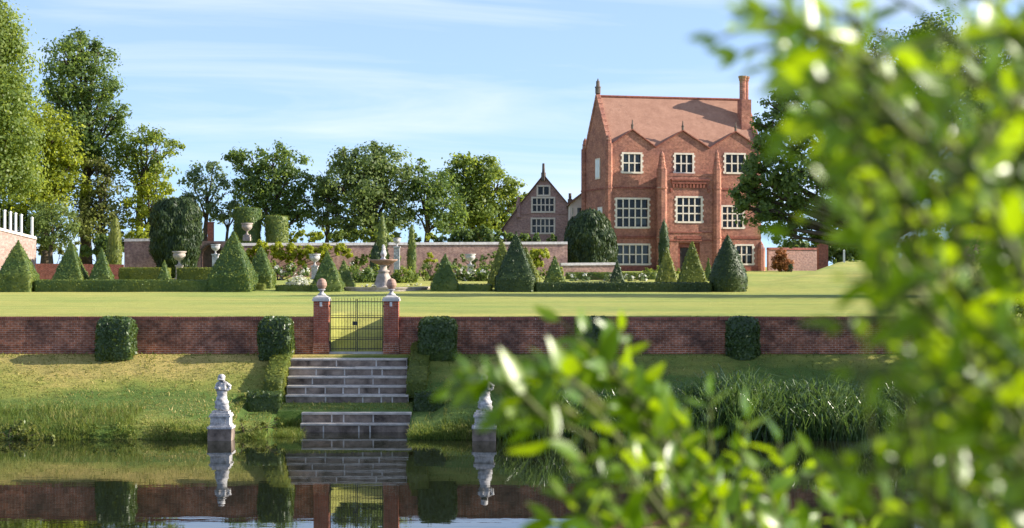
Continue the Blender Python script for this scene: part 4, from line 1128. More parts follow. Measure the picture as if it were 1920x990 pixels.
# brick pillar and post right of the mansion
mb = MB(); x0, x1 = PX(1535, 160), PX(1553, 160); zz = PZ(455, 160)
mb.box(x0, x1, 160, 160.9, 4.6, zz); mb.box(x0 - .06, x1 + .06, 159.94, 160.96, zz + .003, zz + .15)
tag(mb.build('brick_pillar', M['pier_brick']), 'brick pillar at the top of the sunny grass slope right of the mansion', 'pillar')
mb = MB(); x0 = PX(1583, 150); mb.box(x0 - .08, x0 + .08, 150, 150.16, 5.0, PZ(470, 150)); mb.lathe([(.12, 0), (.02, .1)], c=(x0, 150.08, PZ(470, 150)), n=4, rot=math.pi / 4)
tag(mb.build('white_post', M['white_paint']), 'thin white post on the grass slope right of the brick pillar', 'post')
# tiled outbuilding at the far right
ob = thing('outbuilding', (PX(1930, 150), 150, 4.9), 'low outbuilding with an orange tiled roof seen through leaves at the far right', 'building')
x0, x1 = PX(1850, 150) - PX(1930, 150), 8; ze, zr = PZ(463, 150) - 4.9, PZ(418, 156) - 4.9
mb = MB(); mb.box(x0, x1, 0, 9, -.3, ze); mb.build('wall', M['gable_brick'], ob)
mb = MB(); mb.poly([(x0 - .3, -.4, ze - .1), (x1, -.4, ze - .1), (x1, 4.5, zr), (x0 - .3, 4.5, zr)]); mb.poly([(x1, 9.4, ze - .1), (x0 - .3, 9.4, ze - .1), (x0 - .3, 4.5, zr), (x1, 4.5, zr)]); mb.poly([(x0, 0, ze), (x0, 9, ze), (x0, 4.5, zr - .05)])
mb.build('roof', M['orange_tile'], ob)

# ------------------------------------------------------------------ topiary garden
def pyr(px, apex, hw, D, blk, label, leaf='yew', seed=0, kind='sq', group='clipped yew pyramids', hwb=None):
    x = PX(px, D); z0 = hz(x, D) - .1; h = PZ(apex, D) - z0; r = hw * D / F
    if blk is None: prof = [(0, 1), (h * .97, .045), (h, 0)]
    elif kind == 'round': prof = [(0, .86), (h * .1, .97), (h * .26, 1.0), (h * .45, .82), (h * .72, .46), (h * .93, .13), (h, 0)]
    else:
        b = PZ(blk, D) - z0; prof = [(0, 1.03), (b, 1.02), (b + .03, .95), (h * .96, .06), (h, 0)]
    q_ = random.Random(seed); clipped('pyramid_topiary', label, 'topiary', (x, D, z0), prof, kind, r * q_.uniform(.96, 1.04), r, leaf, 100 + seed, group, shear=(q_.uniform(-.018, .018), 0), rz=q_.uniform(-.05, .05), dens=120, lsize=.08, disp=.045)
pyr(33, 450, 33, 115.3, 514, 'large clipped pyramid at the left edge in front of the stair wall', seed=1)
pyr(436, 431, 38, 115.6, 514, 'largest clipped pyramid left of the fountain, on a square base', seed=2)
pyr(489, 458, 25, 118.6, 514, 'clipped pyramid tucked behind the right side of the largest left pyramid', seed=3)
pyr(615, 470, 29, 115.6, 533, 'clipped pyramid just left of the fountain', seed=4)
pyr(644, 487, 20, 118.6, 533, 'narrow clipped pyramid between the fountain and the pyramid beside it', seed=5)
pyr(834, 475, 24, 116, 532, 'small clipped pyramid just right of the fountain', seed=6)
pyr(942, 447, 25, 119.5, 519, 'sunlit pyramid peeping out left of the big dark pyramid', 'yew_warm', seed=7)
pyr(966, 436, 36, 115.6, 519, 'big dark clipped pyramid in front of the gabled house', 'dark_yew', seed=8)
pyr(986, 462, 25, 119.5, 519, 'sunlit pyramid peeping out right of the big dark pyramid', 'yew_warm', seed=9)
pyr(1040, 480, 21, 123, None, 'small pyramid right of the big dark one, in front of the lime creeper', seed=10)
pyr(1157, 488, 14, 125, None, 'tiny dark pyramid below the ground floor windows of the mansion', 'dark_yew', seed=11)
pyr(1250, 463, 22, 123, None, 'warm green pyramid below the slim cypress by the mansion door', 'yew_warm', seed=12)
pyr(1297, 450, 29, 120.5, None, 'bright pyramid in front of the mansion door', 'yew_warm', seed=13)
pyr(1328, 482, 9, 126, None, 'very small pyramid between the door pyramid and the dark round cone', seed=14)
pyr(1366, 439, 34, 115.2, 515, 'big dark round based cone at the right end of the low hedge', 'dark_yew', seed=15, kind='round', group='clipped yew cones')
pyr(133, 451, 34, 122, None, 'tall narrow pyramid second from the left edge', seed=16)
pyr(190, 465, 25, 122, None, 'medium pyramid left of the thin column tree', seed=17)
pyr(308, 488, 14, 124, None, 'tiny pyramid standing in the low hedge in front of the weeping yew', seed=18)

def hedge(p0, p1, top, D, hy, label, leaf='yew', seed=0, group='low clipped hedges of the parterre'):
    x0, x1 = PX(p0, D), PX(p1, D); xm = (x0 + x1) / 2; z0 = hz(xm, D) - .1; h = PZ(top, D - hy) - z0
    clipped('parterre_hedge', label, 'hedge', (xm, D, z0), [(0, 1), (h - .02, 1), (h, .99), (h, 0)], 'sq', (x1 - x0) / 2, hy, leaf, 200 + seed, group, dens=120, lsize=.075, disp=.05)
hedge(68, 396, 526, 115.0, .6, 'long low hedge between the two large left pyramids', seed=1)
hedge(1003, 1334, 531, 115.0, .6, 'long low dark hedge between the big pyramid and the round cone', 'dark_yew', seed=2)
hedge(518, 588, 536, 115.6, .5, 'short warm green hedge between the left pyramids and the gate finial', 'yew_warm', seed=3)
hedge(480, 497, 533, 116.5, .4, 'stub of pale hedge between the two left pyramids', 'yew_warm', seed=4)
hedge(858, 922, 534, 115.6, .5, 'short low hedge between the small pyramid and the big dark one', seed=5)
hedge(334, 402, 503, 125, .6, 'golden topped hedge left of the largest left pyramid', 'yew_warm', seed=6)
hedge(226, 318, 503, 126.5, .6, 'golden topped hedge below the ruined wall', 'yew_warm', seed=7)
hedge(1062, 1232, 512, 131, .8, 'green hedge below the mansion windows', seed=8)

def column(px, top, hw, D, label, leaf='yew', seed=0, base=None):
    x = PX(px, D); z0 = hz(x, D) - .1; h = PZ(top, D) - z0; r = hw * D / F
    clipped('column_tree', label, 'tree', (x, D, z0), [(0, .55), (h * .12, .85), (h * .4, 1), (h * .7, .8), (h * .9, .38), (h, 0)], 'round', r, r, leaf, 300 + seed, 'slim columnar trees', dens=130, lsize=.10, disp=.16, axis=np.array([0, 0, 1.0]), asp=.35)
column(717, 399, 11, 132, 'tall slim cypress directly behind the fountain', seed=1)
column(704, 456, 10, 131, 'short dark column at the left foot of the fountain cypress', 'dark_yew', seed=2)
column(772, 421, 8, 132, 'thin cypress right of the fountain', seed=3)
column(216, 402, 12, 130, 'thin light green column tree left of the ruined wall', 'yew_warm', seed=4)
column(206, 440, 9, 131, 'darker companion of the thin column tree left of the ruined wall', seed=5)
column(1245, 409, 10, 148, 'slim dark cypress in front of the mansion porch', 'dark_yew', seed=6)

def drum(px, top, hw, D, label, seed):
    x = PX(px, D); z0 = hz(x, D) - .1; h = PZ(top, D) - z0; r = hw * D / F
    clipped('drum_topiary', label, 'topiary', (x, D, z0), [(0, .96), (h * .5, .98), (h - .08, 1), (h, .97), (h + .05, 0)], 'round', r, r, 'yew', 320 + seed, 'clipped yew drums behind the wall', dens=80, lsize=.10, disp=.10)
drum(464, 391, 25, 143.5, 'larger clipped yew drum rising behind the wall', 1)
drum(519, 406, 21, 143.5, 'smaller clipped yew drum rising behind the wall', 2)
# weeping yew and the dark round yew by the house
def yew(px, top, bot, hw, D, label, seed, prof, asp=.3):
    x = PX(px, D); z0 = max(hz(x, D) - .1, PZ(bot, D)); z0 = hz(x, D) - .1; h = PZ(top, D) - z0; r = hw * D / F
    clipped('yew_tree', label, 'tree', (x, D, z0), [(a * h, b) for a, b in prof], 'round', r, r * .95, 'dark_yew', 330 + seed, None, dens=150, lsize=.17, disp=.55, axis=np.array([0, 0, 1.0]), asp=asp, step=.2)
yew(330, 374, 495, 46, 134, 'broad dark weeping yew in front of the ruined wall', 1, [(0, .35), (.1, .62), (.35, .95), (.6, 1.0), (.8, .97), (.93, .8), (.99, .45), (1, 0)], .28)
yew(1106, 393, 500, 48, 146, 'dark round yew tree against the left corner of the mansion', 2, [(0, .72), (.12, .9), (.35, 1.0), (.6, .95), (.8, .72), (.93, .42), (1, 0)], .4)

def bush(px, py, r, D, label, leaf, seed, name='bush', cat='bush', more=(), **kw):
    bl = [(P(px, py, D), r * D / F)] + [(P(a, b, D + (c if c else 0)), q * D / F) for a, b, q, c in more]
    x = PX(px, D)
    leafy_bush(name, label, cat, bl, leaf, 400 + seed, base=(x, D, hz(x, D) - .05), **kw)
bush(490, 466, 15, 136.6, 'lime green vine spilling along the top of the pink wall', 'vine', 1, 'wall_vine', 'vine', [(520, 468, 14, 0), (550, 470, 15, 0), (580, 472, 15, 0), (610, 470, 14, 0), (640, 468, 13, 0), (655, 474, 9, 0), (470, 474, 10, 0), (535, 484, 10, 0), (565, 488, 10, 0), (600, 486, 8, 0)], size=.13, dens=7)
bush(1000, 478, 12, 138, 'lime creeper between the big dark pyramid and the round yew', 'vine', 2, 'wall_vine', 'vine', [(1018, 476, 12, 0), (985, 482, 10, 0), (1010, 492, 10, 0)], size=.13, dens=7)
bush(805, 474, 8, 139.4, 'small climbing rose on the pink wall right of the thin cypress', 'vine', 3, 'wall_vine', 'vine', [(812, 486, 8, 0), (798, 490, 6, 0)], size=.12, dens=2)
bush(560, 531, 14, 121, 'mound of white flowers left of the fountain', 'tree_mid', 4, 'flower_bush', 'flowers', [(545, 535, 10, 0), (577, 535, 11, 0)], extra=('flower', 4.0), size=.07)
bush(690, 540, 6, 115.3, 'small white flowers beside the left of the fountain pool', 'forb', 5, 'flower_bush', 'flowers', [(700, 538, 6, 0), (682, 541, 5, 0)], extra=('flower', 1.5), size=.06)
bush(770, 539, 7, 120.5, 'small white flowers beside the right of the fountain pool', 'forb', 6, 'flower_bush', 'flowers', [(782, 538, 7, 0), (760, 541, 6, 0)], extra=('flower', 1.5), size=.06)
bush(683, 520, 20, 124, 'dark rounded bush left of the fountain pedestal', 'tree_dark', 7, more=[(668, 526, 15, 0), (700, 524, 16, 0)], size=.10)
bush(755, 517, 20, 124, 'rounded green bush right of the fountain pedestal', 'tree_mid', 8, more=[(770, 526, 16, 0), (742, 524, 14, 0)], size=.10)
bush(878, 515, 15, 126, 'dark flowering bush below the grey urn', 'tree_dark', 9, more=[(898, 515, 15, 0), (860, 518, 12, 0), (912, 518, 12, 0)], size=.10, extra=('flower', .12))
bush(1465, 487, 17, 158, 'orange leaved shrub beside the right corner of the mansion', 'autumn', 10, more=[(1458, 497, 14, 0), (1475, 497, 14, 0), (1463, 474, 10, 0)], size=.12)
bush(1483, 503, 8, 156, 'small dark round shrub right of the orange one', 'dark_yew', 11, size=.09, dens=7)
bush(1008, 448, 10, 144.5, 'dark low bush under the gabled house', 'tree_dark', 12, more=[(985, 448, 11, 0), (1035, 450, 10, 0), (960, 446, 11, 0)], size=.16)
bush(805, 441, 9, 144.5, 'small round shrub just above the pink wall', 'tree_lime', 13, size=.15)
bush(565, 440, 10, 144.5, 'light green shrub above the wall right of the drums', 'tree_lime', 14, more=[(585, 444, 12, 0), (552, 446, 11, 0), (600, 440, 12, 0), (540, 448, 9, 0)], size=.14, dens=4)
bush(660, 445, 12, 144.5, 'row of low shrubs above the pink wall left of the fountain', 'tree_mid', 15, more=[(625, 447, 13, 0), (690, 445, 14, 0), (675, 438, 12, 0), (640, 440, 13, 0), (730, 447, 13, 0), (710, 440, 12, 0)], size=.14, dens=4)
bush(850, 449, 12, 144.5, 'dark shrubs along the foot of the right hand trees', 'tree_dark', 16, more=[(880, 444, 16, 0), (915, 443, 16, 0), (940, 445, 14, 0), (825, 448, 12, 0), (865, 440, 14, 0), (900, 436, 13, 0), (780, 450, 11, 0)], size=.14, dens=4.5)
bush(520, 505, 10, 128, 'low planting along the foot of the pink wall on the left', 'tree_dark', 17, more=[(545, 508, 11, 0), (500, 508, 10, 0), (570, 510, 11, 0), (530, 515, 10, 0)], size=.1, extra=('flower', .05))
bush(1180, 520, 9, 126, 'low grey green border plants below the mansion', 'tree_blue', 18, more=[(1205, 522, 9, 0), (1140, 522, 9, 0), (1100, 522, 9, 0), (1075, 522, 9, 0)], size=.08, extra=('flower', .06))

bush(430, 480, 10, 136.2, 'dark climber on the pink wall behind the largest left pyramid', 'tree_mid', 30, 'wall_vine', 'vine', [(445, 474, 9, 0), (455, 488, 9, 0), (470, 492, 10, 0)], size=.12, dens=6)
bush(700, 476, 10, 137.6, 'leafy climber on the pink wall left of the fountain cypress', 'tree_mid', 31, 'wall_vine', 'vine', [(684, 488, 10, 0), (670, 492, 10, 0), (745, 488, 9, .4)], size=.12, dens=6)
bush(905, 486, 10, 139.6, 'leafy climber on the pink wall left of the sunlit pyramid', 'tree_olive', 32, 'wall_vine', 'vine', [(850, 492, 9, -.6), (865, 484, 8, -.4), (925, 478, 9, 0), (890, 494, 10, 0)], size=.11, dens=3.5)
bush(1500, 470, 22, 185, 'distant dark shrubs under the oak right of the mansion', 'tree_dark', 40, more=[(1540, 468, 24, 0), (1580, 470, 24, 0), (1620, 466, 26, 0), (1660, 468, 26, 0), (1470, 474, 16, 2)], size=.24, dens=3)
bush(1710, 468, 26, 172, 'distant light green shrubs at the top of the grass mound', 'tree_mid', 41, more=[(1750, 466, 28, 0), (1790, 468, 26, 0), (1830, 468, 26, 0)], size=.22, dens=3)
bush(1600, 492, 9, 152, 'low dark shrub on the grass slope beside the white post', 'tree_dark', 42, more=[(1570, 494, 8, 0), (1625, 492, 10, 0)], size=.14, dens=4)
bush(655, 505, 11, 128, 'pink and green border plants behind the narrow pyramid by the fountain', 'tree_mid', 50, more=[(640, 512, 10, 0), (672, 508, 11, 0), (705, 506, 10, 0)], size=.1, dens=4, extra=('flower', .08))
bush(825, 498, 11, 134, 'leafy border against the foot of the pink wall right of the thin cypress', 'tree_olive', 51, more=[(800, 500, 11, 0), (845, 498, 10, 0), (868, 502, 10, 0), (905, 502, 11, 0), (925, 498, 10, 0)], size=.1, dens=4)
bush(480, 500, 10, 133, 'leafy border between the two left pyramids and the vine', 'tree_mid', 52, more=[(515, 496, 10, 0), (545, 500, 10, 0), (575, 502, 9, 0), (620, 500, 9, 0)], size=.1, dens=4)
bush(205, 462, 18, 141, 'dark undergrowth at the foot of the pale olive tree', 'tree_dark', 20, more=[(180, 466, 16, 0), (228, 460, 14, 0), (160, 470, 12, 0), (190, 452, 14, 0)], size=.14, dens=4)
bush(95, 462, 14, 143, 'brown undergrowth below the olive bush tree on the left', 'tree_brown', 21, more=[(120, 466, 12, 0), (75, 464, 12, 0), (140, 462, 12, 0)], size=.14, dens=3.5)
bush(255, 440, 14, 141, 'yellow green shrub above the ruined wall', 'tree_lime', 22, more=[(240, 446, 12, 0), (272, 444, 12, 0)], size=.13, dens=4)
bush(800, 520, 12, 127, 'mixed green planting between the small pyramid and the pink wall', 'tree_mid', 23, more=[(785, 512, 10, 0), (818, 512, 11, 0), (850, 506, 11, 0)], size=.1, dens=4)
bush(930, 510, 13, 127, 'dark planting behind the big dark pyramid', 'tree_dark', 24, more=[(905, 506, 11, 0), (955, 508, 11, 0)], size=.1, dens=4)
bush(1025, 512, 11, 130, 'green planting at the foot of the lime creeper', 'tree_mid', 25, more=[(1045, 510, 11, 0), (1005, 512, 10, 0)], size=.1, dens=4)
bush(1210, 512, 10, 140, 'green shrubs against the foot of the mansion wall', 'tree_mid', 26, more=[(1230, 508, 11, 0), (1195, 514, 9, 0), (1275, 512, 9, 0)], size=.11, dens=4)
# ------------------------------------------------------------------ trees
TG = 'tall garden trees on the left'
tree('tall_tree', 'tall yellow green tree cut by the left edge of the picture', 138, -30, [(-40, 60, 70), (0, 120, 60), (-10, 40, 45), (5, 180, 58), (-40, 200, 80), (10, 250, 60), (-20, 300, 80), (15, 80, 30), (22, 330, 50), (-60, 120, 90)], 'tree_mid', 1, group=TG, size=.20, dens=1.7, tr=.5)
tree('tall_tree', 'tall dark airy tree standing highest on the left against the sky', 172, 160, [(155, 85, 30), (135, 110, 38), (175, 120, 34), (110, 145, 34), (150, 150, 45), (195, 165, 30), (120, 190, 40), (165, 200, 45), (210, 215, 26), (140, 240, 45), (190, 250, 40), (95, 170, 26), (225, 228, 14), (165, 290, 45), (205, 290, 28), (150, 65, 14), (182, 90, 14)], 'tree_dark', 2, group=TG, size=.22, dens=1.15, per=26, tr=.55, holes=.12)
tree('tall_tree', 'bright lime green tree leaning in front of the tall dark one', 146, 85, [(75, 215, 28), (60, 250, 42), (100, 250, 40), (125, 285, 36), (70, 310, 60), (110, 330, 42), (40, 350, 48), (90, 370, 40), (138, 300, 18), (140, 345, 24), (30, 290, 40)], 'tree_lime', 3, group=TG, size=.20, dens=1.4, tr=.4)
tree('tall_tree', 'pale olive tree behind the thin column tree', 150, 185, [(170, 365, 30), (200, 350, 26), (190, 390, 36), (155, 395, 28), (215, 395, 24), (180, 425, 36), (210, 440, 22), (150, 430, 24), (195, 330, 18), (180, 310, 22), (205, 315, 16)], 'tree_brown', 4, group=TG, size=.19, dens=1.2, tr=.25, holes=.1)
tree('tall_tree', 'tree with sunlit spreading top left of the small far tree', 165, 262, [(275, 258, 24), (250, 275, 26), (300, 270, 28), (325, 278, 16), (240, 310, 26), (275, 305, 30), (305, 320, 26), (235, 290, 15)], 'tree_mid', 5, group=TG, size=.21, dens=1.25, tr=.35, holes=.1)
tree('small_tree', 'yellow green lower tree behind the weeping yew', 158, 275, [(265, 350, 28), (295, 345, 26), (280, 380, 30), (310, 375, 22), (255, 390, 24), (300, 405, 24), (265, 425, 22), (240, 420, 16), (315, 355, 14)], 'tree_lime', 6, group=TG, size=.2, dens=1.2, tr=.25)
tree('small_tree', 'olive bush tree above the low red wall on the left', 141, 95, [(95, 400, 28), (75, 420, 22), (120, 415, 26), (100, 440, 28), (130, 435, 16), (70, 440, 16)], 'tree_olive', 7, group=TG, size=.16, dens=1.8, tr=.2)
tree('small_tree', 'dark undergrowth tree behind the white posts', 150, 25, [(20, 400, 28), (45, 405, 24), (0, 410, 30), (30, 430, 26), (60, 425, 20), (-20, 400, 30)], 'tree_dark', 8, group=TG, size=.2, dens=1.6, tr=.25)
FG = 'trees beyond the garden wall'
tree('round_tree', 'small pale blue green tree far behind the weeping yew', 205, 385, [(385, 330, 24), (360, 345, 22), (410, 345, 22), (385, 365, 28), (350, 360, 14), (425, 360, 13), (400, 385, 18), (365, 380, 16), (400, 312, 10)], 'tree_blue', 11, group=FG, size=.26, dens=.95, tr=.3, holes=.1)
tree('small_tree', 'low scraggy tree in the sky gap left of the drums', 205, 425, [(430, 395, 20), (405, 400, 14), (450, 400, 16), (420, 410, 12), (445, 385, 14)], 'tree_blue', 12, group=FG, size=.26, dens=.9, tr=.2, holes=.15)
tree('round_tree', 'dark broad tree behind the two clipped drums', 185, 515, [(470, 300, 30), (510, 298, 30), (545, 305, 28), (445, 290, 18), (490, 335, 36), (540, 340, 34), (460, 335, 24), (570, 340, 20), (510, 375, 38), (550, 380, 30), (475, 370, 26), (575, 375, 18), (500, 405, 26), (540, 410, 26), (565, 405, 18)], 'tree_dark', 13, group=FG, size=.25, dens=1.25, tr=.45, holes=.05)
tree('round_tree', 'large pale green dome shaped tree behind the fountain', 182, 700, [(690, 300, 36), (655, 315, 34), (725, 305, 34), (630, 345, 30), (680, 345, 42), (735, 345, 38), (765, 335, 22), (610, 375, 22), (655, 380, 36), (705, 390, 40), (750, 385, 30), (630, 405, 24), (690, 415, 28), (740, 415, 26), (645, 300, 22), (700, 282, 18)], 'tree_olive', 14, group=FG, size=.24, dens=1.35, tr=.45, holes=.03)
tree('round_tree', 'darker tree edge behind the left of the pale dome tree', 196, 612, [(610, 330, 18), (600, 355, 20), (615, 395, 22), (600, 410, 20), (640, 425, 22), (670, 432, 22), (710, 432, 20), (740, 430, 18)], 'tree_blue', 15, group=FG, size=.28, dens=1.1, tr=.3, holes=.1)
tree('round_tree', 'dark tree between the pale dome tree and the gabled house', 190, 800, [(800, 335, 26), (785, 310, 16), (830, 345, 26), (800, 375, 30), (835, 385, 30), (815, 415, 28), (850, 420, 26), (780, 400, 18), (795, 350, 20)], 'tree_dark', 16, group=FG, size=.25, dens=1.2, tr=.35, holes=.08)
tree('round_tree', 'broad green tree just left of the gabled house', 196, 900, [(870, 315, 26), (905, 320, 28), (845, 335, 22), (935, 345, 28), (885, 350, 34), (925, 375, 30), (965, 355, 22), (975, 375, 16), (880, 390, 34), (915, 405, 30), (955, 395, 20), (860, 415, 28), (900, 430, 24), (940, 425, 20), (865, 305, 14)], 'tree_mid', 17, far=True, group=FG, size=.27, dens=1.2, tr=.45, holes=.06)
tree('oak_tree', 'great dark oak overhanging the right side of the mansion', 107, 1650, [(1455, 195, 30), (1445, 235, 30), (1480, 180, 34), (1470, 260, 42), (1430, 285, 30), (1405, 330, 30), (1450, 320, 44), (1395, 360, 26), (1420, 385, 36), (1470, 375, 46), (1445, 425, 26), (1500, 420, 30), (1520, 330, 60), (1530, 240, 60), (1560, 170, 60), (1580, 400, 50), (1600, 300, 75), (1620, 200, 75), (1660, 120, 70), (1700, 240, 70), (1660, 380, 55), (1740, 160, 70), (1720, 340, 40), (1800, 120, 75), (1820, 230, 55), (1760, 80, 60), (1860, 180, 60), (1580, 110, 50), (1900, 300, 60), (1850, 370, 55), (1780, 400, 40), (1412, 308, 14), (1385, 385, 14), (1470, 440, 24), (1550, 445, 30), (1620, 440, 30), (1440, 400, 30), (1410, 350, 26), (1490, 210, 34), (1440, 255, 24), (1700, 430, 34)], 'tree_dark', 21, size=.18, dens=1.7, per=28, tr=.5, spread=1.2, clump=(.2, .34), group='big trees on the right')
tree('big_tree', 'tall dark tree on the right bank behind the blurred shrub', 69.2, 1930, [(1900, 210, 110), (1960, 190, 120), (1990, 200, 150), (1900, 240, 100), (1880, 330, 90), (1990, 330, 140), (1950, 440, 130), (2060, 200, 140), (2100, 280, 150), (1900, 450, 90), (2000, 560, 120), (1900, 560, 80)], 'tree_dark', 22, size=.15, dens=2.6, tr=.35, spread=1.0, group='big trees on the right')
tree('big_tree', 'dark tree at the right edge beyond the lawn', 104, 2000, [(1930, 250, 70), (1960, 330, 80), (1990, 180, 90), (2060, 260, 100), (1950, 410, 70), (2030, 380, 90), (1910, 330, 50), (2100, 350, 90), (2080, 160, 80)], 'tree_dark', 23, size=.17, dens=1.8, tr=.4, group='big trees on the right')

# ------------------------------------------------------------------ the shrub in front of the camera
def leaf_tris(B, Dv, Nv, L, Wd, rng):
    """pointed folded leaves: base B, direction Dv, face normal Nv"""
    n = len(B); Dv = unit(Dv); Nv = unit(Nv - (Nv * Dv).sum(1, keepdims=True) * Dv); Sv = np.cross(Dv, Nv)
    L = L[:, None]; W2 = (Wd / 2)[:, None]; curl = rng.uniform(-.05, .28, (n, 1))
    def pt(f, s, up): return B + Dv * L * f + Sv * W2 * s + Nv * L * (up - curl * f * f)
    pts = [pt(0, 0, 0)]
    rows = [(.16, .62), (.38, 1.0), (.62, .84), (.84, .40)]
    for f, w in rows: pts += [pt(f, -w, .045 * w), pt(f, 0, 0), pt(f, w, .045 * w)]
    pts.append(pt(1, 0, -.01))
    V = np.stack(pts, 1).reshape(-1, 3); k = len(pts); i = np.arange(n)[:, None] * k
    T = [(0, 2, 1), (0, 3, 2)]
    for r in range(3):
        a = 1 + 3 * r; T += [(a, a + 1, a + 4), (a, a + 4, a + 3), (a + 1, a + 2, a + 5), (a + 1, a + 5, a + 4)]
    a = 10; T += [(a, a + 1, 13), (a + 1, a + 2, 13)]
    return V, np.concatenate([i + t for t in T], 0)

def bez(a, b, c, n): t = np.linspace(0, 1, n)[:, None]; return a * (1 - t) ** 2 + b * 2 * t * (1 - t) + c * t * t

def foreground_shrub(name, label, base, twigs, seed, leafL=(.036, .066)):
    """twigs: list of (start, bend, tip, bare fraction); leaves in pairs along each"""
    rng = np.random.RandomState(seed); root = thing(name, tuple(base), label, 'shrub', 'glossy shrubs on the near bank')
    base = np.array(base); mb = MB(); Bs, Ds, Ns, Ls = [], [], [], []
    for (s, m, e, bare) in twigs:
        s, m, e = [np.array(q) - base for q in (s, m, e)]
        ln = np.linalg.norm(e - s); k = max(5, int(ln / .028)); pts = bez(s, m, e, k)
        mb.tube(pts[::2] if k > 8 else pts, list(np.linspace(.0060, .0018, len(pts[::2] if k > 8 else pts))), 5)
        for j in range(int(k * bare), k):
            d = pts[min(j + 1, k - 1)] - pts[max(j - 1, 0)]; d = d / (np.linalg.norm(d) + 1e-9)
            up = np.array([0, 0, 1.0]); sd = np.cross(d, up); sd /= np.linalg.norm(sd) + 1e-9; nn = np.cross(sd, d)
            ph = (j % 2) * 1.57 + rng.uniform(-.5, .5)
            w = sd * math.cos(ph) + nn * math.sin(ph)
            for sg in (1, -1):
                if rng.random() < .12: continue
                tipf = 1 - .45 * (j / k) ** 3
                dv = d * rng.uniform(.35, .8) + w * sg * rng.uniform(.7, 1.1) + rng.normal(size=3) * .16 + up * -.05
                if j == k - 1: dv = d + w * sg * .35
                Bs.append(pts[j]); Ds.append(dv); Ns.append(np.array([.65, -.69, .30]) + rng.normal(size=3) * .24 if rng.random() < .40 else up * .8 + rng.normal(size=3) * .6)
                Ls.append(rng.uniform(*leafL) * tipf * rng.choice([.7, 1, 1, 1.25]))
    Bs, Ds, Ns, Ls = map(np.array, (Bs, Ds, Ns, Ls))
    V, T = leaf_tris(Bs, Ds, Ns, Ls, Ls * rng.uniform(.34, .46, len(Ls)), rng)
    link('foliage', mesh_np('foliage', [(V, T, 0)]), G['shrub'], root, True)
    mb.build('stem', M['stem'], root, True)
    return root
rng = np.random.RandomState(77)
edge_y = [-60, 0, 60, 120, 160, 230, 300, 360, 420, 480, 540, 600, 680, 760, 830, 900, 1000, 1080]
edge_x = [1400, 1395, 1360, 1440, 1430, 1490, 1520, 1570, 1540, 1620, 1650, 1650, 1660, 1670, 1650, 1600, 1530, 1490]
tw = []
def add_twig(px, py, D, dx, dz, dy=0.0, bare=.15, bend=.05):
    e = P(px, py, D); s = e + np.array([dx, dy, -dz]); m = (s + e) / 2 + np.array([-.15 * dx, 0, bend])
    tw.append((s, m, e, bare))
trunk = np.array([.68, 2.4, 4.6])
heads = []
for i in range(145):
    py = rng.uniform(-60, 1060); xl = np.interp(py, edge_y, edge_x); D = rng.uniform(1.85, 2.75)
    px = xl + (rng.random() ** 1.1) * (2030 - xl) + 20
    L = rng.uniform(.12, .28); a = rng.uniform(.15, 1.25)
    add_twig(px, py, D, L * math.cos(a) * (1 if px < 1850 else rng.choice([-1, 1])), L * math.sin(a), rng.uniform(-.12, .12))
for (px, py, D, dx, dz) in ((1345, 72, 2.5, .22, .03), (1405, 25, 2.4, .20, .10), (1440, 130, 2.6, .18, .08), (1385, 100, 2.8, .2, .05), (1480, 250, 2.3, .2, .02), (1500, 300, 2.6, .2, .10), (1545, 400, 2.4, .2, .12), (1480, 430, 2.7, .22, .02),
                            (1440, 15, 2.2, .18, .16), (1500, 60, 2.5, .1, .22), (1520, 160, 2.3, .15, .18), (1560, 340, 2.5, .15, .2), (1590, 520, 2.4, .16, .1), (1580, 610, 2.6, .2, .06), (1600, 700, 2.4, .18, .08), (1570, 870, 2.5, .2, .1)):
    add_twig(px, py, D * .82, dx * .85, dz * .85)
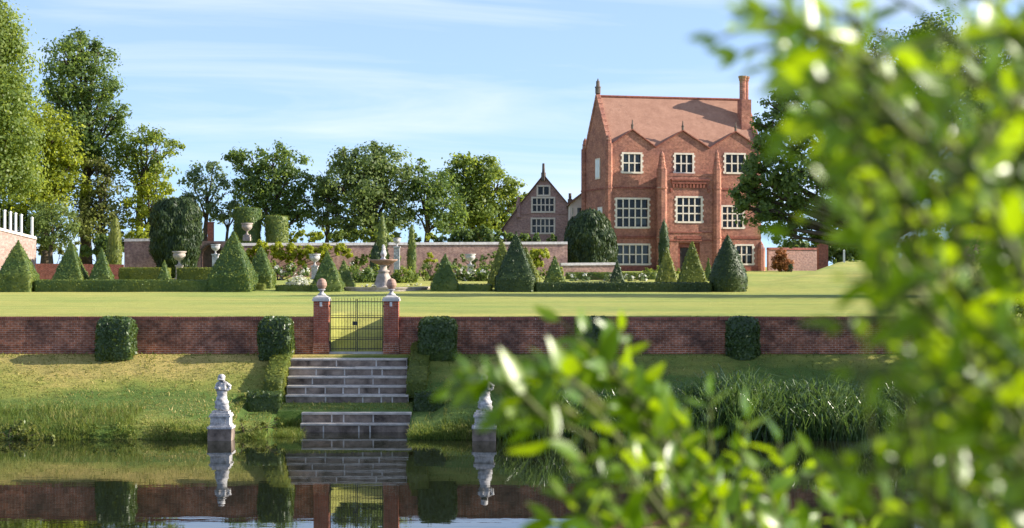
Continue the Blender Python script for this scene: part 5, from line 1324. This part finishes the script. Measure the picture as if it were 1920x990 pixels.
# main stems carrying the twigs
main = []
for i in range(0, len(tw), 7):
    s = tw[i][0]; b = trunk + np.array([rng.uniform(-.12, .12), rng.uniform(-.2, .2), 0]); main.append((b, np.array([s[0] * .35 + b[0] * .65, (s[1] + b[1]) / 2, (s[2] + b[2]) / 2 + .15]), s, 1.0))
foreground_shrub('leafy_shrub', 'tall blurred glossy leaved shrub filling the right side of the view', trunk, tw + main, 91)
tw = []
low = np.array([.62, 3.2, 4.6])
for (px, py, D, dx, dz, bare) in ((1050, 600, 2.6, .13, .16, .0), (1105, 625, 2.6, .10, .18, .0), (1165, 620, 2.65, .02, .16, .1), (1180, 690, 2.6, .08, .17, .0), (1235, 745, 2.6, .07, .18, .0), (1290, 800, 2.6, .06, .18, .0), (1085, 665, 2.6, .12, .10, .1),
                                  (1130, 700, 2.6, .10, .14, .0), (1200, 780, 2.6, .10, .14, .0), (1330, 745, 2.7, .0, .2, .2), (1400, 790, 2.7, -.02, .18, .1), (1330, 870, 2.5, .05, .18, .0), (1380, 850, 2.6, .02, .2, .0), (1460, 830, 2.6, .03, .2, .1),
                                  (1520, 850, 2.7, .06, .16, .1), (1555, 905, 2.6, .08, .12, .1), (860, 720, 1.75, .17, .05, .0), (845, 735, 1.7, .12, .03, .0), (890, 700, 1.7, .10, .06, .0), (930, 790, 1.8, .12, .05, .0), (1015, 705, 2.2, .09, .05, .2), (1120, 655, 2.6, .06, .1, .0), (1260, 770, 2.6, .04, .1, .0), (1215, 820, 2.6, .08, .1, .0), (1110, 890, 2.5, .08, .1, .0), (945, 780, 1.9, .15, .05, .0), (1010, 700, 2.3, .12, .10, .45), 
                                  (1150, 860, 2.4, .1, .12, .1), (1060, 930, 2.2, .1, .12, .0), (1120, 940, 2.3, .1, .12, .0), (1200, 920, 2.4, .08, .14, .0), (1260, 930, 2.5, .06, .14, .0), (1320, 950, 2.5, .05, .15, .0),
                                  (1400, 930, 2.6, .04, .16, .0), (1450, 960, 2.5, .04, .16, .0), (1500, 980, 2.6, .05, .15, .0), (1040, 985, 2.1, .1, .1, .0), (1180, 985, 2.3, .08, .1, .0), (1240, 860, 2.5, .08, .14, .1), (1420, 880, 2.4, .05, .15, .1),
                                  (1130, 800, 2.3, .1, .12, .1), (1560, 960, 2.5, .06, .15, .0), (1350, 990, 2.4, .05, .15, .0)):
    add_twig(px, py, max(D * 1.27, 2.9), dx * 1.2, dz * 1.2, rng.uniform(-.06, .06), bare)
main = []
for i in range(0, len(tw), 2):
    s = tw[i][0]; b = low + np.array([rng.uniform(-.1, .1), rng.uniform(-.15, .15), 0]); main.append((b, np.array([s[0] * .5 + b[0] * .5, (s[1] + b[1]) / 2, (s[2] + b[2]) / 2 + .12]), s, 1.0))
foreground_shrub('leafy_shrub', 'lower blurred sprigs of the shrub reaching over the water in the middle', low, tw + main, 92, (.05, .085))
